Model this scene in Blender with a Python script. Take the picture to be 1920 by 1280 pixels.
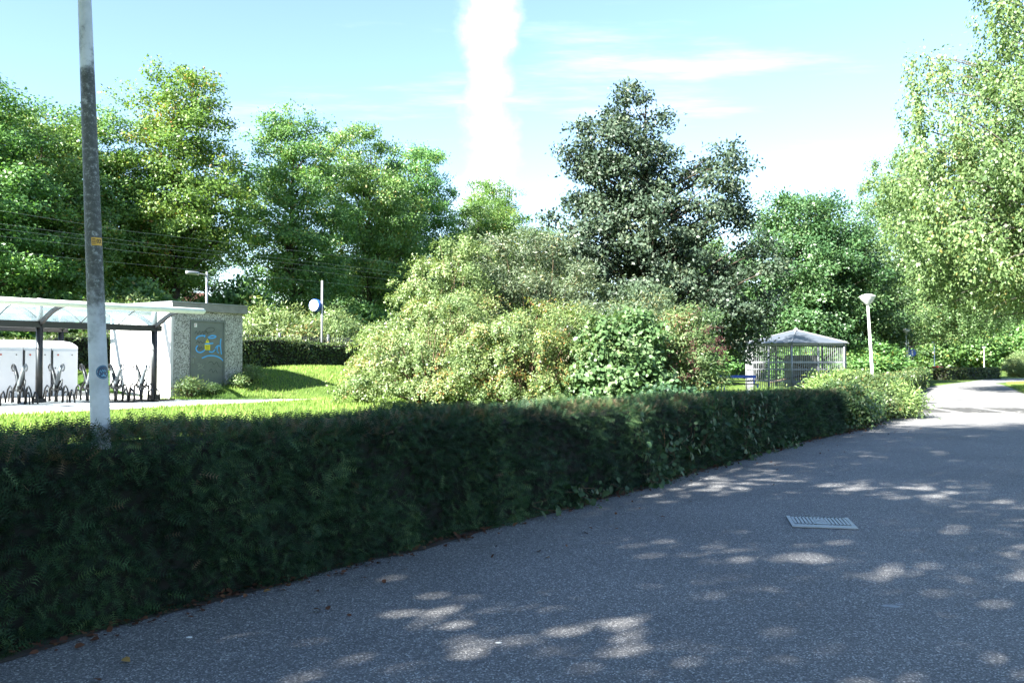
import bpy, math, random
import numpy as np
from mathutils import Vector, Matrix
R = math.radians
for o in list(bpy.data.objects): bpy.data.objects.remove(o)
sc = bpy.context.scene
COL = sc.collection
rng = np.random.default_rng(7)
random.seed(7)

# ------------------------------------------------------------------ camera
cam = bpy.data.cameras.new('camera'); camo = bpy.data.objects.new('camera', cam); COL.objects.link(camo)
cam.sensor_width = 36; cam.lens = 36*1663/1920; cam.clip_end = 3000; cam.clip_start = 0.05
camo.location = (0, 0, 1.6); camo.rotation_euler = (R(90+1.31), 0, 0)
sc.camera = camo
# ------------------------------------------------------------------ sky, sun, exposure
SUN_AZ = R(-132.0)      # clockwise from +Y: behind the camera on the left
SUN_EL = R(38.0)
world = bpy.data.worlds.new('World'); sc.world = world; world.use_nodes = True
wn, wl = world.node_tree.nodes, world.node_tree.links
wn.clear()
def wnode(t, **kw):
    n = wn.new(t)
    for k, v in kw.items(): setattr(n, k, v)
    return n
sky = wnode('ShaderNodeTexSky', sky_type='NISHITA', sun_disc=False)
sky.sun_elevation = SUN_EL; sky.sun_rotation = SUN_AZ
sky.air_density = 1.0; sky.dust_density = 0.05; sky.ozone_density = 2.2
tc = wnode('ShaderNodeTexCoord')
sep = wnode('ShaderNodeSeparateXYZ'); wl.new(tc.outputs['Generated'], sep.inputs[0])
def wmath(op, a, b=None, c=None, clamp=False):
    n = wnode('ShaderNodeMath', operation=op); n.use_clamp = clamp
    for i, x in enumerate((a, b, c)):
        if x is None: continue
        if isinstance(x, (int, float)): n.inputs[i].default_value = x
        else: wl.new(x, n.inputs[i])
    return n.outputs[0]
def wnoise(scale, detail, rough, vec):
    n = wnode('ShaderNodeTexNoise'); n.inputs['Scale'].default_value = scale
    n.inputs['Detail'].default_value = detail; n.inputs['Roughness'].default_value = rough
    wl.new(vec, n.inputs['Vector']); return n.outputs['Fac']
def wsmooth(x, a, b):
    n = wnode('ShaderNodeMapRange', interpolation_type='SMOOTHSTEP'); wl.new(x, n.inputs[0])
    n.inputs[1].default_value = a; n.inputs[2].default_value = b
    return n.outputs[0]
X, Y, Z = sep.outputs
# a broad old contrail standing up from the horizon (a band along a great circle)
edge = wnoise(9.0, 7.0, 0.62, tc.outputs['Generated'])
band = wmath('ADD', X, wmath('MULTIPLY', Y, 0.028))
band = wmath('ADD', band, wmath('MULTIPLY', wmath('SUBTRACT', edge, 0.5), 0.11))
band = wmath('ABSOLUTE', band)
trail = wmath('MULTIPLY', wsmooth(band, 0.040, -0.018), wsmooth(Y, 0.02, 0.25))
trail = wmath('MULTIPLY', trail, wmath('MULTIPLY_ADD', wsmooth(wnoise(5.0, 6.0, 0.6, tc.outputs['Generated']), 0.35, 0.62), 0.4, 0.6))
# thin cirrus, stretched across, on a high flat layer
zz = wmath('MAXIMUM', Z, 0.06)
comb = wnode('ShaderNodeCombineXYZ')
wl.new(wmath('DIVIDE', X, zz), comb.inputs[0]); wl.new(wmath('DIVIDE', Y, zz), comb.inputs[1])
mp = wnode('ShaderNodeMapping'); wl.new(comb.outputs[0], mp.inputs[0])
mp.inputs['Rotation'].default_value = (0, 0, R(20)); mp.inputs['Scale'].default_value = (0.5, 1.25, 1); mp.inputs['Location'].default_value = (7.3, 2.1, 0)
cir = wnoise(0.9, 9.0, 0.6, mp.outputs[0])
cir = wmath('MULTIPLY', wsmooth(cir, 0.56, 0.80), 0.5)
cloud = wmath('MAXIMUM', trail, cir, clamp=True)
cloud = wmath('MULTIPLY', cloud, wsmooth(Z, 0.0, 0.1))
mixc = wnode('ShaderNodeMix', data_type='RGBA')
wl.new(cloud, mixc.inputs[0]); wl.new(sky.outputs[0], mixc.inputs[6]); mixc.inputs[7].default_value = (6.5, 6.6, 6.8, 1)
bg = wnode('ShaderNodeBackground'); wl.new(mixc.outputs[2], bg.inputs[0]); bg.inputs[1].default_value = 0.052
wo = wnode('ShaderNodeOutputWorld'); wl.new(bg.outputs[0], wo.inputs[0])

sund = bpy.data.lights.new('sun', 'SUN'); suno = bpy.data.objects.new('sun', sund); COL.objects.link(suno)
sund.energy = 5.0; sund.angle = R(0.53); sund.color = (1.0, 0.965, 0.90)
sdir = Vector((math.sin(SUN_AZ)*math.cos(SUN_EL), math.cos(SUN_AZ)*math.cos(SUN_EL), math.sin(SUN_EL)))
suno.rotation_euler = sdir.to_track_quat('Z', 'Y').to_euler(); suno.location = (-20, -20, 40)
vs = sc.view_settings
vs.view_transform = 'Standard'; vs.look = 'None'; vs.gamma = 1.0; vs.use_curve_mapping = False
vs.exposure = 2.9
sc.render.engine = 'CYCLES'
sc.cycles.max_bounces = 6; sc.cycles.diffuse_bounces = 3; sc.cycles.glossy_bounces = 2
sc.cycles.transmission_bounces = 4; sc.cycles.transparent_max_bounces = 12
sc.cycles.caustics_reflective = False; sc.cycles.caustics_refractive = False

# ------------------------------------------------------------------ frame of the place
# t runs along the path and the railway, q runs away from the path's edge towards the railway
def W(t, q, z=0.0): return Vector((-2.77+.565*t-.825*q, 4.8+.825*t+.565*q, z))
def TQ(x, y): return (x+2.77)*.565+(y-4.8)*.825, -(x+2.77)*.825+(y-4.8)*.565
UROT = math.atan2(.825, .565)
def sm(x, a, b):
    k = np.clip((np.asarray(x, float)-a)/(b-a), 0, 1); return k*k*(3-2*k)
def ground_z(x, y):
    x = np.asarray(x, float); y = np.asarray(y, float); t, q = TQ(x, y)
    base = .47*sm(q, 1.5, 14)*(1-.85*sm(t, 26, 42))
    q0 = 22-5.4*sm(t, 12.8, 16)
    rise = .80*sm(q-q0, 0, 4)
    mound = .10*np.sin(t*.9+q*.5)*sm(q, 11, 14)*sm(t, 15, 18)*(1-sm(t, 26, 40))
    return base+rise+mound
def gz(x, y): return float(ground_z(x, y))

# ------------------------------------------------------------------ materials
MATS = {}
def newmat(name):
    m = bpy.data.materials.new(name); m.use_nodes = True; m.node_tree.nodes.clear(); MATS[name] = m
    return m, m.node_tree.nodes, m.node_tree.links
def nd(ns, t, **kw):
    n = ns.new(t)
    for k, v in kw.items(): setattr(n, k, v)
    return n
def ramp(ns, ls, fac, stops):
    r = ns.new('ShaderNodeValToRGB'); e = r.color_ramp.elements
    e[0].position, e[0].color = stops[0][0], (*stops[0][1], 1)
    e[1].position, e[1].color = stops[-1][0], (*stops[-1][1], 1)
    for p, c in stops[1:-1]:
        x = e.new(p); x.color = (*c, 1)
    ls.new(fac, r.inputs[0]); return r.outputs[0]
def objco(ns): return ns.new('ShaderNodeTexCoord').outputs['Object']
def noise(ns, ls, scale, detail=4, rough=.55, vec=None):
    n = ns.new('ShaderNodeTexNoise'); n.inputs['Scale'].default_value = scale
    n.inputs['Detail'].default_value = detail; n.inputs['Roughness'].default_value = rough
    ls.new(vec if vec is not None else objco(ns), n.inputs['Vector']); return n.outputs['Fac']
def out(ns, ls, sh): o = ns.new('ShaderNodeOutputMaterial'); ls.new(sh, o.inputs[0])
def mixrgb(ns, ls, fac, a, b, mode='MIX'):
    n = ns.new('ShaderNodeMix'); n.data_type = 'RGBA'; n.blend_type = mode
    for i, x in ((0, fac), (6, a), (7, b)):
        if isinstance(x, (int, float)): n.inputs[i].default_value = x
        elif isinstance(x, tuple): n.inputs[i].default_value = (*x, 1)
        else: ls.new(x, n.inputs[i])
    return n.outputs[2]
def mrange(ns, ls, x, a, b):
    n = ns.new('ShaderNodeMapRange'); n.interpolation_type = 'SMOOTHSTEP'; ls.new(x, n.inputs[0])
    n.inputs[1].default_value = a; n.inputs[2].default_value = b; return n.outputs[0]
def bump(ns, ls, h, strength, dist=.01):
    b = ns.new('ShaderNodeBump'); b.inputs['Strength'].default_value = strength; b.inputs['Distance'].default_value = dist
    ls.new(h, b.inputs['Height']); return b.outputs[0]
def leaf_mat(name, stops, transl=.35, rough=.45, spec=.45, tcol=1.3):
    """leaf colour from the per-leaf random value 'rnd', a bit of light through the blade"""
    m, ns, ls = newmat(name)
    a = nd(ns, 'ShaderNodeAttribute', attribute_name='rnd')
    oi = ns.new('ShaderNodeObjectInfo')
    c = ramp(ns, ls, a.outputs['Fac'], [(q, (x[0]*1.08, x[1]*1.22, x[2]*1.55)) if x[1] > x[0] else (q, x) for q, x in stops])
    hs = ns.new('ShaderNodeHueSaturation'); ls.new(c, hs.inputs['Color'])
    mr = ns.new('ShaderNodeMapRange'); ls.new(oi.outputs['Random'], mr.inputs[0]); mr.inputs[3].default_value = .485; mr.inputs[4].default_value = .515
    ls.new(mr.outputs[0], hs.inputs['Hue'])
    c = hs.outputs[0]
    p = ns.new('ShaderNodeBsdfPrincipled'); ls.new(c, p.inputs['Base Color'])
    p.inputs['Roughness'].default_value = rough; p.inputs['Specular IOR Level'].default_value = spec
    tr = ns.new('ShaderNodeBsdfTranslucent')
    ls.new(mixrgb(ns, ls, 1.0, c, (tcol, tcol*1.05, tcol*.55), 'MULTIPLY'), tr.inputs[0])
    mx = ns.new('ShaderNodeMixShader'); mx.inputs[0].default_value = transl
    ls.new(p.outputs[0], mx.inputs[1]); ls.new(tr.outputs[0], mx.inputs[2]); out(ns, ls, mx.outputs[0]); return m
def simple(name, col, rough=.5, metal=0, var=.25, scale=6, bmp=0, spec=.5):
    """a plain painted or metal surface with uneven wear"""
    m, ns, ls = newmat(name)
    f = noise(ns, ls, scale, 6, .65)
    c = ramp(ns, ls, f, [(.25, tuple(x*(1-var) for x in col)), (.55, col), (.8, tuple(min(1, x*(1+var*.5)) for x in col))])
    p = ns.new('ShaderNodeBsdfPrincipled'); ls.new(c, p.inputs['Base Color'])
    p.inputs['Roughness'].default_value = rough; p.inputs['Metallic'].default_value = metal; p.inputs['Specular IOR Level'].default_value = spec
    if bmp: ls.new(bump(ns, ls, noise(ns, ls, scale*8, 5), bmp), p.inputs['Normal'])
    out(ns, ls, p.outputs[0]); return m

def mat_ground():
    m, ns, ls = newmat('lawn')
    f1 = noise(ns, ls, .35, 6, .6); f2 = noise(ns, ls, 14, 4, .7)
    c = ramp(ns, ls, f1, [(.3, (.045, .085, .016)), (.5, (.075, .125, .024)), (.7, (.115, .14, .04))])
    c2 = ramp(ns, ls, f2, [(.3, (.6, .6, .6)), (.7, (1.3, 1.3, 1.2))])
    c = mixrgb(ns, ls, 1.0, c, c2, 'MULTIPLY')
    p = ns.new('ShaderNodeBsdfPrincipled'); ls.new(c, p.inputs['Base Color']); p.inputs['Roughness'].default_value = .9
    p.inputs['Specular IOR Level'].default_value = .15
    ls.new(bump(ns, ls, f2, .8, .04), p.inputs['Normal']); out(ns, ls, p.outputs[0]); return m
def mat_asphalt():
    m, ns, ls = newmat('asphalt')
    co = objco(ns)
    v = ns.new('ShaderNodeTexVoronoi'); v.inputs['Scale'].default_value = 120; ls.new(co, v.inputs['Vector'])
    bw = ns.new('ShaderNodeRGBToBW'); ls.new(v.outputs['Color'], bw.inputs[0])
    c = ramp(ns, ls, bw.outputs[0], [(.0, (.055, .056, .058)), (.45, (.112, .113, .115)), (.72, (.165, .165, .166)), (.9, (.42, .415, .40))])
    v2 = ns.new('ShaderNodeTexVoronoi'); v2.inputs['Scale'].default_value = 52; ls.new(co, v2.inputs['Vector'])
    bw2 = ns.new('ShaderNodeRGBToBW'); ls.new(v2.outputs['Color'], bw2.inputs[0])
    chip = mrange(ns, ls, bw2.outputs[0], .84, .88)
    near = mrange(ns, ls, v2.outputs['Distance'], .32, .22)
    mm = nd(ns, 'ShaderNodeMath', operation='MULTIPLY'); ls.new(chip, mm.inputs[0]); ls.new(near, mm.inputs[1])
    c = mixrgb(ns, ls, mm.outputs[0], c, (.42, .41, .39))
    big = noise(ns, ls, .45, 6, .62, co)
    c = mixrgb(ns, ls, 1.0, c, ramp(ns, ls, big, [(.3, (.78, .78, .78)), (.7, (1.15, 1.13, 1.1))]), 'MULTIPLY')
    st = noise(ns, ls, 2.3, 7, .7, co)
    c = mixrgb(ns, ls, 1.0, c, ramp(ns, ls, st, [(.28, (.72, .72, .72)), (.42, (1, 1, 1))]), 'MULTIPLY')
    p = ns.new('ShaderNodeBsdfPrincipled'); ls.new(c, p.inputs['Base Color']); p.inputs['Roughness'].default_value = .8
    p.inputs['Specular IOR Level'].default_value = .35
    ls.new(bump(ns, ls, v.outputs['Distance'], .6, .006), p.inputs['Normal']); out(ns, ls, p.outputs[0]); return m
def mat_pebble(name, cols, scale):
    m, ns, ls = newmat(name)
    co = objco(ns)
    v = ns.new('ShaderNodeTexVoronoi'); v.inputs['Scale'].default_value = scale; ls.new(co, v.inputs['Vector'])
    bw = ns.new('ShaderNodeRGBToBW'); ls.new(v.outputs['Color'], bw.inputs[0])
    c = ramp(ns, ls, bw.outputs[0], [(i/(len(cols)-1)*.7+.12, k) for i, k in enumerate(cols)])
    st = noise(ns, ls, 1.6, 6, .65, co)
    c = mixrgb(ns, ls, 1.0, c, ramp(ns, ls, st, [(.3, (.7, .7, .68)), (.6, (1.05, 1.05, 1.05))]), 'MULTIPLY')
    p = ns.new('ShaderNodeBsdfPrincipled'); ls.new(c, p.inputs['Base Color']); p.inputs['Roughness'].default_value = .85
    ls.new(bump(ns, ls, v.outputs['Distance'], .7, .01), p.inputs['Normal']); out(ns, ls, p.outputs[0]); return m
def mat_bark(name, c1, c2, scale=9):
    m, ns, ls = newmat(name)
    co = objco(ns); mpn = ns.new('ShaderNodeMapping'); mpn.inputs['Scale'].default_value = (1, 1, .25); ls.new(co, mpn.inputs[0])
    f = noise(ns, ls, scale, 7, .7, mpn.outputs[0])
    p = ns.new('ShaderNodeBsdfPrincipled'); ls.new(ramp(ns, ls, f, [(.3, c1), (.7, c2)]), p.inputs['Base Color']); p.inputs['Roughness'].default_value = .95
    p.inputs['Specular IOR Level'].default_value = .2
    ls.new(bump(ns, ls, f, .8, .03), p.inputs['Normal']); out(ns, ls, p.outputs[0]); return m
def mat_pole():
    """galvanised pole, grey-white below and above, a long black-green lichen coat between 1.9 m and 4 m"""
    m, ns, ls = newmat('pole_paint')
    co = objco(ns); sp = ns.new('ShaderNodeSeparateXYZ'); ls.new(co, sp.inputs[0])
    fine = noise(ns, ls, 34, 9, .8, co); mid = noise(ns, ls, 9, 6, .65, co)
    base = ramp(ns, ls, mid, [(.3, (.36, .38, .40)), (.6, (.50, .52, .54))])
    lich = ramp(ns, ls, fine, [(.43, (.014, .017, .013)), (.54, (.05, .056, .044)), (.66, (.32, .34, .34))])
    def mth(op, a, b):
        n = nd(ns, 'ShaderNodeMath', operation=op)
        for i, x in enumerate((a, b)):
            if isinstance(x, (int, float)): n.inputs[i].default_value = x
            else: ls.new(x, n.inputs[i])
        return n.outputs[0]
    wob = mth('MULTIPLY', mth('SUBTRACT', mid, .5), 1.1)
    h = mth('ADD', sp.outputs[2], wob)
    lo = mrange(ns, ls, h, 1.72, 2.15); hi = mrange(ns, ls, h, 3.62, 3.35)
    fac = mth('MULTIPLY', mth('MULTIPLY', lo, hi), .96)
    c = mixrgb(ns, ls, fac, base, lich)
    p = ns.new('ShaderNodeBsdfPrincipled'); ls.new(c, p.inputs['Base Color']); p.inputs['Roughness'].default_value = .55
    ls.new(bump(ns, ls, fine, .25, .004), p.inputs['Normal']); out(ns, ls, p.outputs[0]); return m
def mat_glaze():
    m, ns, ls = newmat('glazing')
    tr = ns.new('ShaderNodeBsdfTransparent'); tr.inputs[0].default_value = (.88, .94, .96, 1)
    gl = ns.new('ShaderNodeBsdfPrincipled'); gl.inputs['Base Color'].default_value = (.62, .68, .70, 1); gl.inputs['Roughness'].default_value = .18
    f = noise(ns, ls, 2.2, 5, .6)
    mx = ns.new('ShaderNodeMixShader'); ls.new(ramp(ns, ls, f, [(.3, (.10,)*3), (.7, (.28,)*3)]), mx.inputs[0])
    ls.new(tr.outputs[0], mx.inputs[1]); ls.new(gl.outputs[0], mx.inputs[2]); out(ns, ls, mx.outputs[0]); return m

lawn = mat_ground(); asphalt = mat_asphalt(); glaze = mat_glaze(); polem = mat_pole()
washed = mat_pebble('washed_concrete', [(.08, .078, .07), (.24, .235, .215), (.40, .39, .36), (.56, .55, .52)], 38)
paving = mat_pebble('paving_concrete', [(.30, .29, .27), (.36, .35, .33), (.42, .41, .39)], 22)
settm = simple('sett_stone', (.045, .045, .044), .85, var=.4, scale=9, bmp=.4)
conc = simple('concrete', (.22, .215, .20), .85, var=.35, scale=4, bmp=.3)
whitewall = simple('white_panel', (.62, .61, .58), .7, var=.12, scale=3)
bark = mat_bark('bark', (.028, .022, .016), (.085, .07, .052))
birchbark = mat_bark('birch_bark', (.03, .027, .022), (.15, .14, .12), 5)
twigm = mat_bark('twig', (.05, .035, .022), (.13, .095, .06), 20)
deadtwig = simple('dry_twig', (.16, .12, .085), .9, var=.4, scale=20)
blackm = simple('black_steel', (.012, .012, .013), .4, var=.3)
greym = simple('grey_steel', (.26, .27, .28), .45, .3, var=.2)
galv = simple('galvanised', (.28, .295, .31), .4, .5, var=.2)
gutterm = simple('gutter_paint', (.60, .66, .60), .45, var=.12)
lockerm = simple('locker_shell', (.62, .64, .68), .5, var=.08, scale=2)
whitem = simple('white_paint', (.72, .72, .70), .45, var=.12)
doorm = simple('door_paint', (.15, .165, .15), .55, var=.25, scale=3)
blueg = simple('blue_spray', (.08, .36, .74), .6, var=.1)
blackg = simple('black_marker', (.02, .02, .024), .6, var=.1)
paleg = simple('pale_marker', (.30, .32, .26), .6, var=.1)
yellow = simple('yellow_plate', (.72, .62, .02), .45, var=.08)
orange = simple('orange_plate', (.55, .30, .02), .45, var=.15, scale=40)
redm = simple('red_paint', (.40, .06, .04), .5, var=.2)
bluem = simple('blue_paint', (.02, .09, .42), .4, var=.15)
dkblue = simple('sticker_blue', (.008, .04, .10), .4, var=.2)
ltblue = simple('sticker_light_blue', (.10, .32, .48), .4, var=.1)
brickm = simple('brick', (.16, .07, .045), .85, var=.3, scale=5)
tilem = simple('roof_tile', (.12, .05, .032), .8, var=.3, scale=4)
glassdark = simple('window_glass', (.03, .035, .04), .1, var=.1)
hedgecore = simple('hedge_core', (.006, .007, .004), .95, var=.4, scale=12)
dirt = simple('soil', (.05, .038, .027), .95, var=.4, scale=9, bmp=.5)
stainm = simple('pale_stain', (.24, .25, .26), .8, var=.4, scale=30)
frost = simple('frosted_shade', (.45, .47, .46), .3, var=.05)
roofsheet = simple('aviary_roof', (.095, .11, .13), .45, .2, var=.3, scale=2)
bark_light = simple('perch_wood', (.10, .075, .05), .9, var=.3)

L_oak = leaf_mat('leaf_oak', [(0, (0.047, 0.096, 0.024)), (.45, (0.090, 0.161, 0.035)), (.8, (0.146, 0.226, 0.053)), (.975, (0.181, 0.248, 0.051)), (1, (0.246, 0.216, 0.054))], .38)
L_maple = leaf_mat('leaf_maple', [(0, (0.049, 0.098, 0.018)), (.45, (0.091, 0.156, 0.026)), (.8, (0.143, 0.202, 0.036)), (.955, (0.195, 0.215, 0.039)), (.99, (.27, .22, .05)), (1, (.30, .17, .05))], .40)
L_dark = leaf_mat('leaf_dark', [(0, (0.018, 0.029, 0.013)), (.5, (0.038, 0.056, 0.027)), (.85, (0.072, 0.092, 0.045)), (1, (0.106, 0.118, 0.056))], .16, .5, .3)
L_birch = leaf_mat('leaf_birch', [(0, (0.054, 0.092, 0.026)), (.45, (0.098, 0.149, 0.041)), (.8, (0.147, 0.200, 0.059)), (.97, (0.206, 0.240, 0.074)), (1, (0.246, 0.217, 0.068))], .40)
L_mid = leaf_mat('leaf_mid', [(0, (0.031, 0.065, 0.018)), (.5, (0.060, 0.104, 0.029)), (.85, (0.094, 0.141, 0.039)), (1, (0.125, 0.156, 0.052))], .34)
L_willow = leaf_mat('leaf_willow', [(0, (0.050, 0.070, 0.031)), (.5, (0.090, 0.116, 0.051)), (.85, (0.132, 0.160, 0.070)), (1, (0.187, 0.176, 0.077))], .34)
L_bushy = leaf_mat('leaf_bush', [(0, (0.070, 0.108, 0.031)), (.45, (0.128, 0.170, 0.050)), (.75, (0.188, 0.222, 0.070)), (.93, (0.243, 0.251, 0.087)), (1, (0.278, 0.209, 0.083))], .34)
L_orange = leaf_mat('leaf_autumn', [(0, (0.068, 0.103, 0.028)), (.45, (0.125, 0.161, 0.044)), (.78, (0.187, 0.206, 0.058)), (.92, (0.250, 0.213, 0.064)), (1, (0.325, 0.167, 0.058))], .34)
L_big = leaf_mat('leaf_broad', [(0, (.040, .075, .022)), (.5, (.075, .125, .036)), (.9, (.115, .165, .055)), (1, (.16, .19, .075))], .3, .45, .35)
L_elder = leaf_mat('leaf_elder', [(0, (.05, .085, .026)), (.5, (.10, .14, .042)), (.85, (.15, .175, .055)), (1, (.20, .11, .06))], .36)
L_berry = leaf_mat('berry', [(0, (.035, .012, .013)), (.6, (.075, .022, .022)), (1, (.12, .05, .04))], .05)
L_yew = leaf_mat('leaf_yew', [(0, (.006, .014, .006)), (.4, (.018, .040, .014)), (.75, (.040, .076, .024)), (.93, (.085, .12, .036)), (.965, (.09, .07, .035)), (1, (.16, .12, .075))], .14, .55, .2)
L_hedge = leaf_mat('leaf_hedge', [(0, (.030, .055, .014)), (.5, (.055, .085, .022)), (.85, (.09, .115, .03)), (1, (.15, .12, .04))], .28)
L_ivy = leaf_mat('leaf_ivy', [(0, (.02, .042, .016)), (.5, (.036, .066, .024)), (.9, (.06, .092, .032)), (1, (.10, .125, .04))], .25, .5, .22)
L_lime = leaf_mat('leaf_lime', [(0, (.075, .12, .028)), (.5, (.135, .185, .045)), (.85, (.20, .235, .065)), (1, (.27, .27, .09))], .38)
L_grass = leaf_mat('grass_blade', [(0, (.10, .155, .022)), (.5, (.165, .225, .036)), (.85, (.24, .28, .06)), (1, (.33, .30, .12))], .35, .6, .2)
L_litter = leaf_mat('dead_leaf', [(0, (.045, .022, .014)), (.5, (.11, .05, .028)), (.85, (.18, .09, .045)), (1, (.32, .22, .06))], .1, .8, .2)

# ------------------------------------------------------------------ mesh helpers
def link(o, parent=None):
    COL.objects.link(o)
    if parent: o.parent = parent
    return o
def tag(o, label=None, cat=None, group=None, kind=None):
    for k, v in (('label', label), ('category', cat), ('group', group), ('kind', kind)):
        if v: o[k] = v
    return o
def empty(name, loc=(0, 0, 0), rz=0.0, label=None, cat=None, group=None):
    e = bpy.data.objects.new(name, None); e.empty_display_size = .2; COL.objects.link(e)
    e.location = loc; e.rotation_euler = (0, 0, rz); return tag(e, label, cat, group)
def mobj(name, mesh, parent=None, loc=None, rz=None):
    o = bpy.data.objects.new(name, mesh); link(o, parent)
    if loc is not None: o.location = loc
    if rz is not None: o.rotation_euler = (0, 0, rz)
    return o
def copy_tree(o, parent=None):
    c = o.copy(); COL.objects.link(c); c.parent = parent
    for ch in list(o.children): copy_tree(ch, c)
    return c
def place(o, loc, rz=0.0, s=(1, 1, 1), label=None, cat=None, group=None):
    o.location = loc; o.rotation_euler = (0, 0, rz); o.scale = s if hasattr(s, '__len__') else (s, s, s)
    return tag(o, label, cat, group)
class MB:
    def __init__(s): s.v, s.f = [], []
    def box(s, c, d, rot=None):
        c = Vector(c); b = len(s.v)
        for i in range(8):
            p = Vector(((i & 1)-.5, ((i >> 1) & 1)-.5, ((i >> 2) & 1)-.5)); p = Vector((p.x*d[0], p.y*d[1], p.z*d[2]))
            s.v.append(tuple(c+(rot @ p if rot else p)))
        for q in ((0, 2, 3, 1), (4, 5, 7, 6), (0, 1, 5, 4), (2, 6, 7, 3), (0, 4, 6, 2), (1, 3, 7, 5)): s.f.append(tuple(b+i for i in q))
        return s
    def tube(s, pts, rad, n=8, cap=True):
        pts = [Vector(p) for p in pts]
        if not hasattr(rad, '__len__'): rad = [rad]*len(pts)
        b = len(s.v); up = None
        for i, p in enumerate(pts):
            d = (pts[min(i+1, len(pts)-1)]-pts[max(i-1, 0)]).normalized()
            if up is None: up = d.orthogonal().normalized()
            up = (up-d*up.dot(d)); up = up.normalized() if up.length > 1e-6 else d.orthogonal().normalized()
            w = d.cross(up)
            for k in range(n):
                a = 2*math.pi*k/n; s.v.append(tuple(p+(up*math.cos(a)+w*math.sin(a))*rad[i]))
        for i in range(len(pts)-1):
            for k in range(n):
                k2 = (k+1) % n; s.f.append((b+i*n+k, b+i*n+k2, b+(i+1)*n+k2, b+(i+1)*n+k))
        if cap:
            s.f.append(tuple(b+k for k in reversed(range(n)))); s.f.append(tuple(b+(len(pts)-1)*n+k for k in range(n)))
        return s
    def lathe(s, prof, n=20, c=(0, 0, 0)):
        b = len(s.v)
        for r, z in prof:
            for k in range(n):
                a = 2*math.pi*k/n; s.v.append((c[0]+r*math.cos(a), c[1]+r*math.sin(a), c[2]+z))
        for i in range(len(prof)-1):
            for k in range(n):
                k2 = (k+1) % n; s.f.append((b+i*n+k, b+i*n+k2, b+(i+1)*n+k2, b+(i+1)*n+k))
        s.f.append(tuple(b+k for k in reversed(range(n)))); s.f.append(tuple(b+(len(prof)-1)*n+k for k in range(n)))
        return s
    def slab(s, poly, y0, y1):
        """polygon in x,z extruded along y"""
        b = len(s.v); n = len(poly)
        for y in (y0, y1):
            for x, z in poly: s.v.append((x, y, z))
        s.f.append(tuple(b+i for i in range(n))); s.f.append(tuple(b+n+i for i in reversed(range(n))))
        for i in range(n): j = (i+1) % n; s.f.append((b+j, b+i, b+n+i, b+n+j))
        return s
    def ribbon(s, pts, w, y):
        """flat stroke in the x,z plane, facing -y"""
        pts = [Vector((p[0], p[1])) for p in pts]; b = len(s.v)
        for i, p in enumerate(pts):
            d = (pts[min(i+1, len(pts)-1)]-pts[max(i-1, 0)])
            d = d.normalized() if d.length > 1e-6 else Vector((1, 0)); nn = Vector((-d.y, d.x))*w*.5
            s.v.append((p.x+nn.x, y, p.y+nn.y)); s.v.append((p.x-nn.x, y, p.y-nn.y))
        for i in range(len(pts)-1): s.f.append((b+2*i, b+2*i+1, b+2*i+3, b+2*i+2))
        return s
    def mesh(s, name, mat, smooth=False):
        m = bpy.data.meshes.new(name); m.from_pydata(s.v, [], s.f); m.materials.append(mat)
        if smooth: m.polygons.foreach_set('use_smooth', [True]*len(m.polygons))
        m.update(); return m
    def build(s, name, mat, parent=None, smooth=False, bevel=0):
        o = mobj(name, s.mesh(name, mat, smooth), parent)
        if bevel:
            bv = o.modifiers.new('bevel', 'BEVEL'); bv.width = bevel; bv.segments = 2; bv.limit_method = 'ANGLE'
        return o
def np_mesh(name, verts, faces, mat, rnd=None):
    """verts (N,3); faces (M,k) all the same size"""
    m = bpy.data.meshes.new(name); M, k = faces.shape
    m.vertices.add(len(verts)); m.vertices.foreach_set('co', np.ascontiguousarray(verts, np.float32).ravel())
    m.loops.add(M*k); m.loops.foreach_set('vertex_index', np.ascontiguousarray(faces, np.int32).ravel())
    m.polygons.add(M); m.polygons.foreach_set('loop_start', np.arange(0, M*k, k, dtype=np.int32))
    try: m.polygons.foreach_set('loop_total', np.full(M, k, np.int32))
    except Exception: pass
    if rnd is not None:
        a = m.attributes.new('rnd', 'FLOAT', 'FACE'); a.data.foreach_set('value', np.ascontiguousarray(rnd, np.float32))
    m.materials.append(mat); m.update(calc_edges=True); m.validate(); return m
def unit(a): return a/np.maximum(np.linalg.norm(a, axis=1, keepdims=True), 1e-9)
LEAF = (np.array([[0, 0, 0], [.42, .30, .05], [1, 0, -.06], [.42, -.30, .05]], float), np.array([[0, 1, 2, 3]]))
SLIM = (np.array([[0, 0, 0], [.45, .14, .03], [1, 0, -.08], [.45, -.14, .03]], float), np.array([[0, 1, 2, 3]]))
BROAD = (np.array([[0, 0, 0], [.2, .34, .04], [.62, .33, .03], [1, 0, -.16], [.62, -.33, .03], [.2, -.34, .04], [.5, 0, -.03]], float),
         np.array([[0, 1, 6], [1, 2, 6], [2, 3, 6], [3, 4, 6], [4, 5, 6], [5, 0, 6]]))
BLADE = (np.array([[0, .09, 0], [0, -.09, 0], [1, 0, .0]], float), np.array([[0, 1, 2]]))
def yew_template(n=6):
    v, f = [], []
    def tri(a, b, c): k = len(v); v.extend((a, b, c)); f.append((k, k+1, k+2))
    tri((0, .02, 0), (0, -.02, 0), (1, 0, -.06))
    for i in range(n):
        x = .08+.86*i/(n-1); l = .30*(1-.45*abs(x-.4)); zz = -.05*x*x
        for sgn in (1, -1):
            tri((x-.028, 0, zz), (x+.035, 0, zz), (x+.12, sgn*l, zz+.03))
    return np.array(v, float), np.array(f)
YEW = yew_template()
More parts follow.
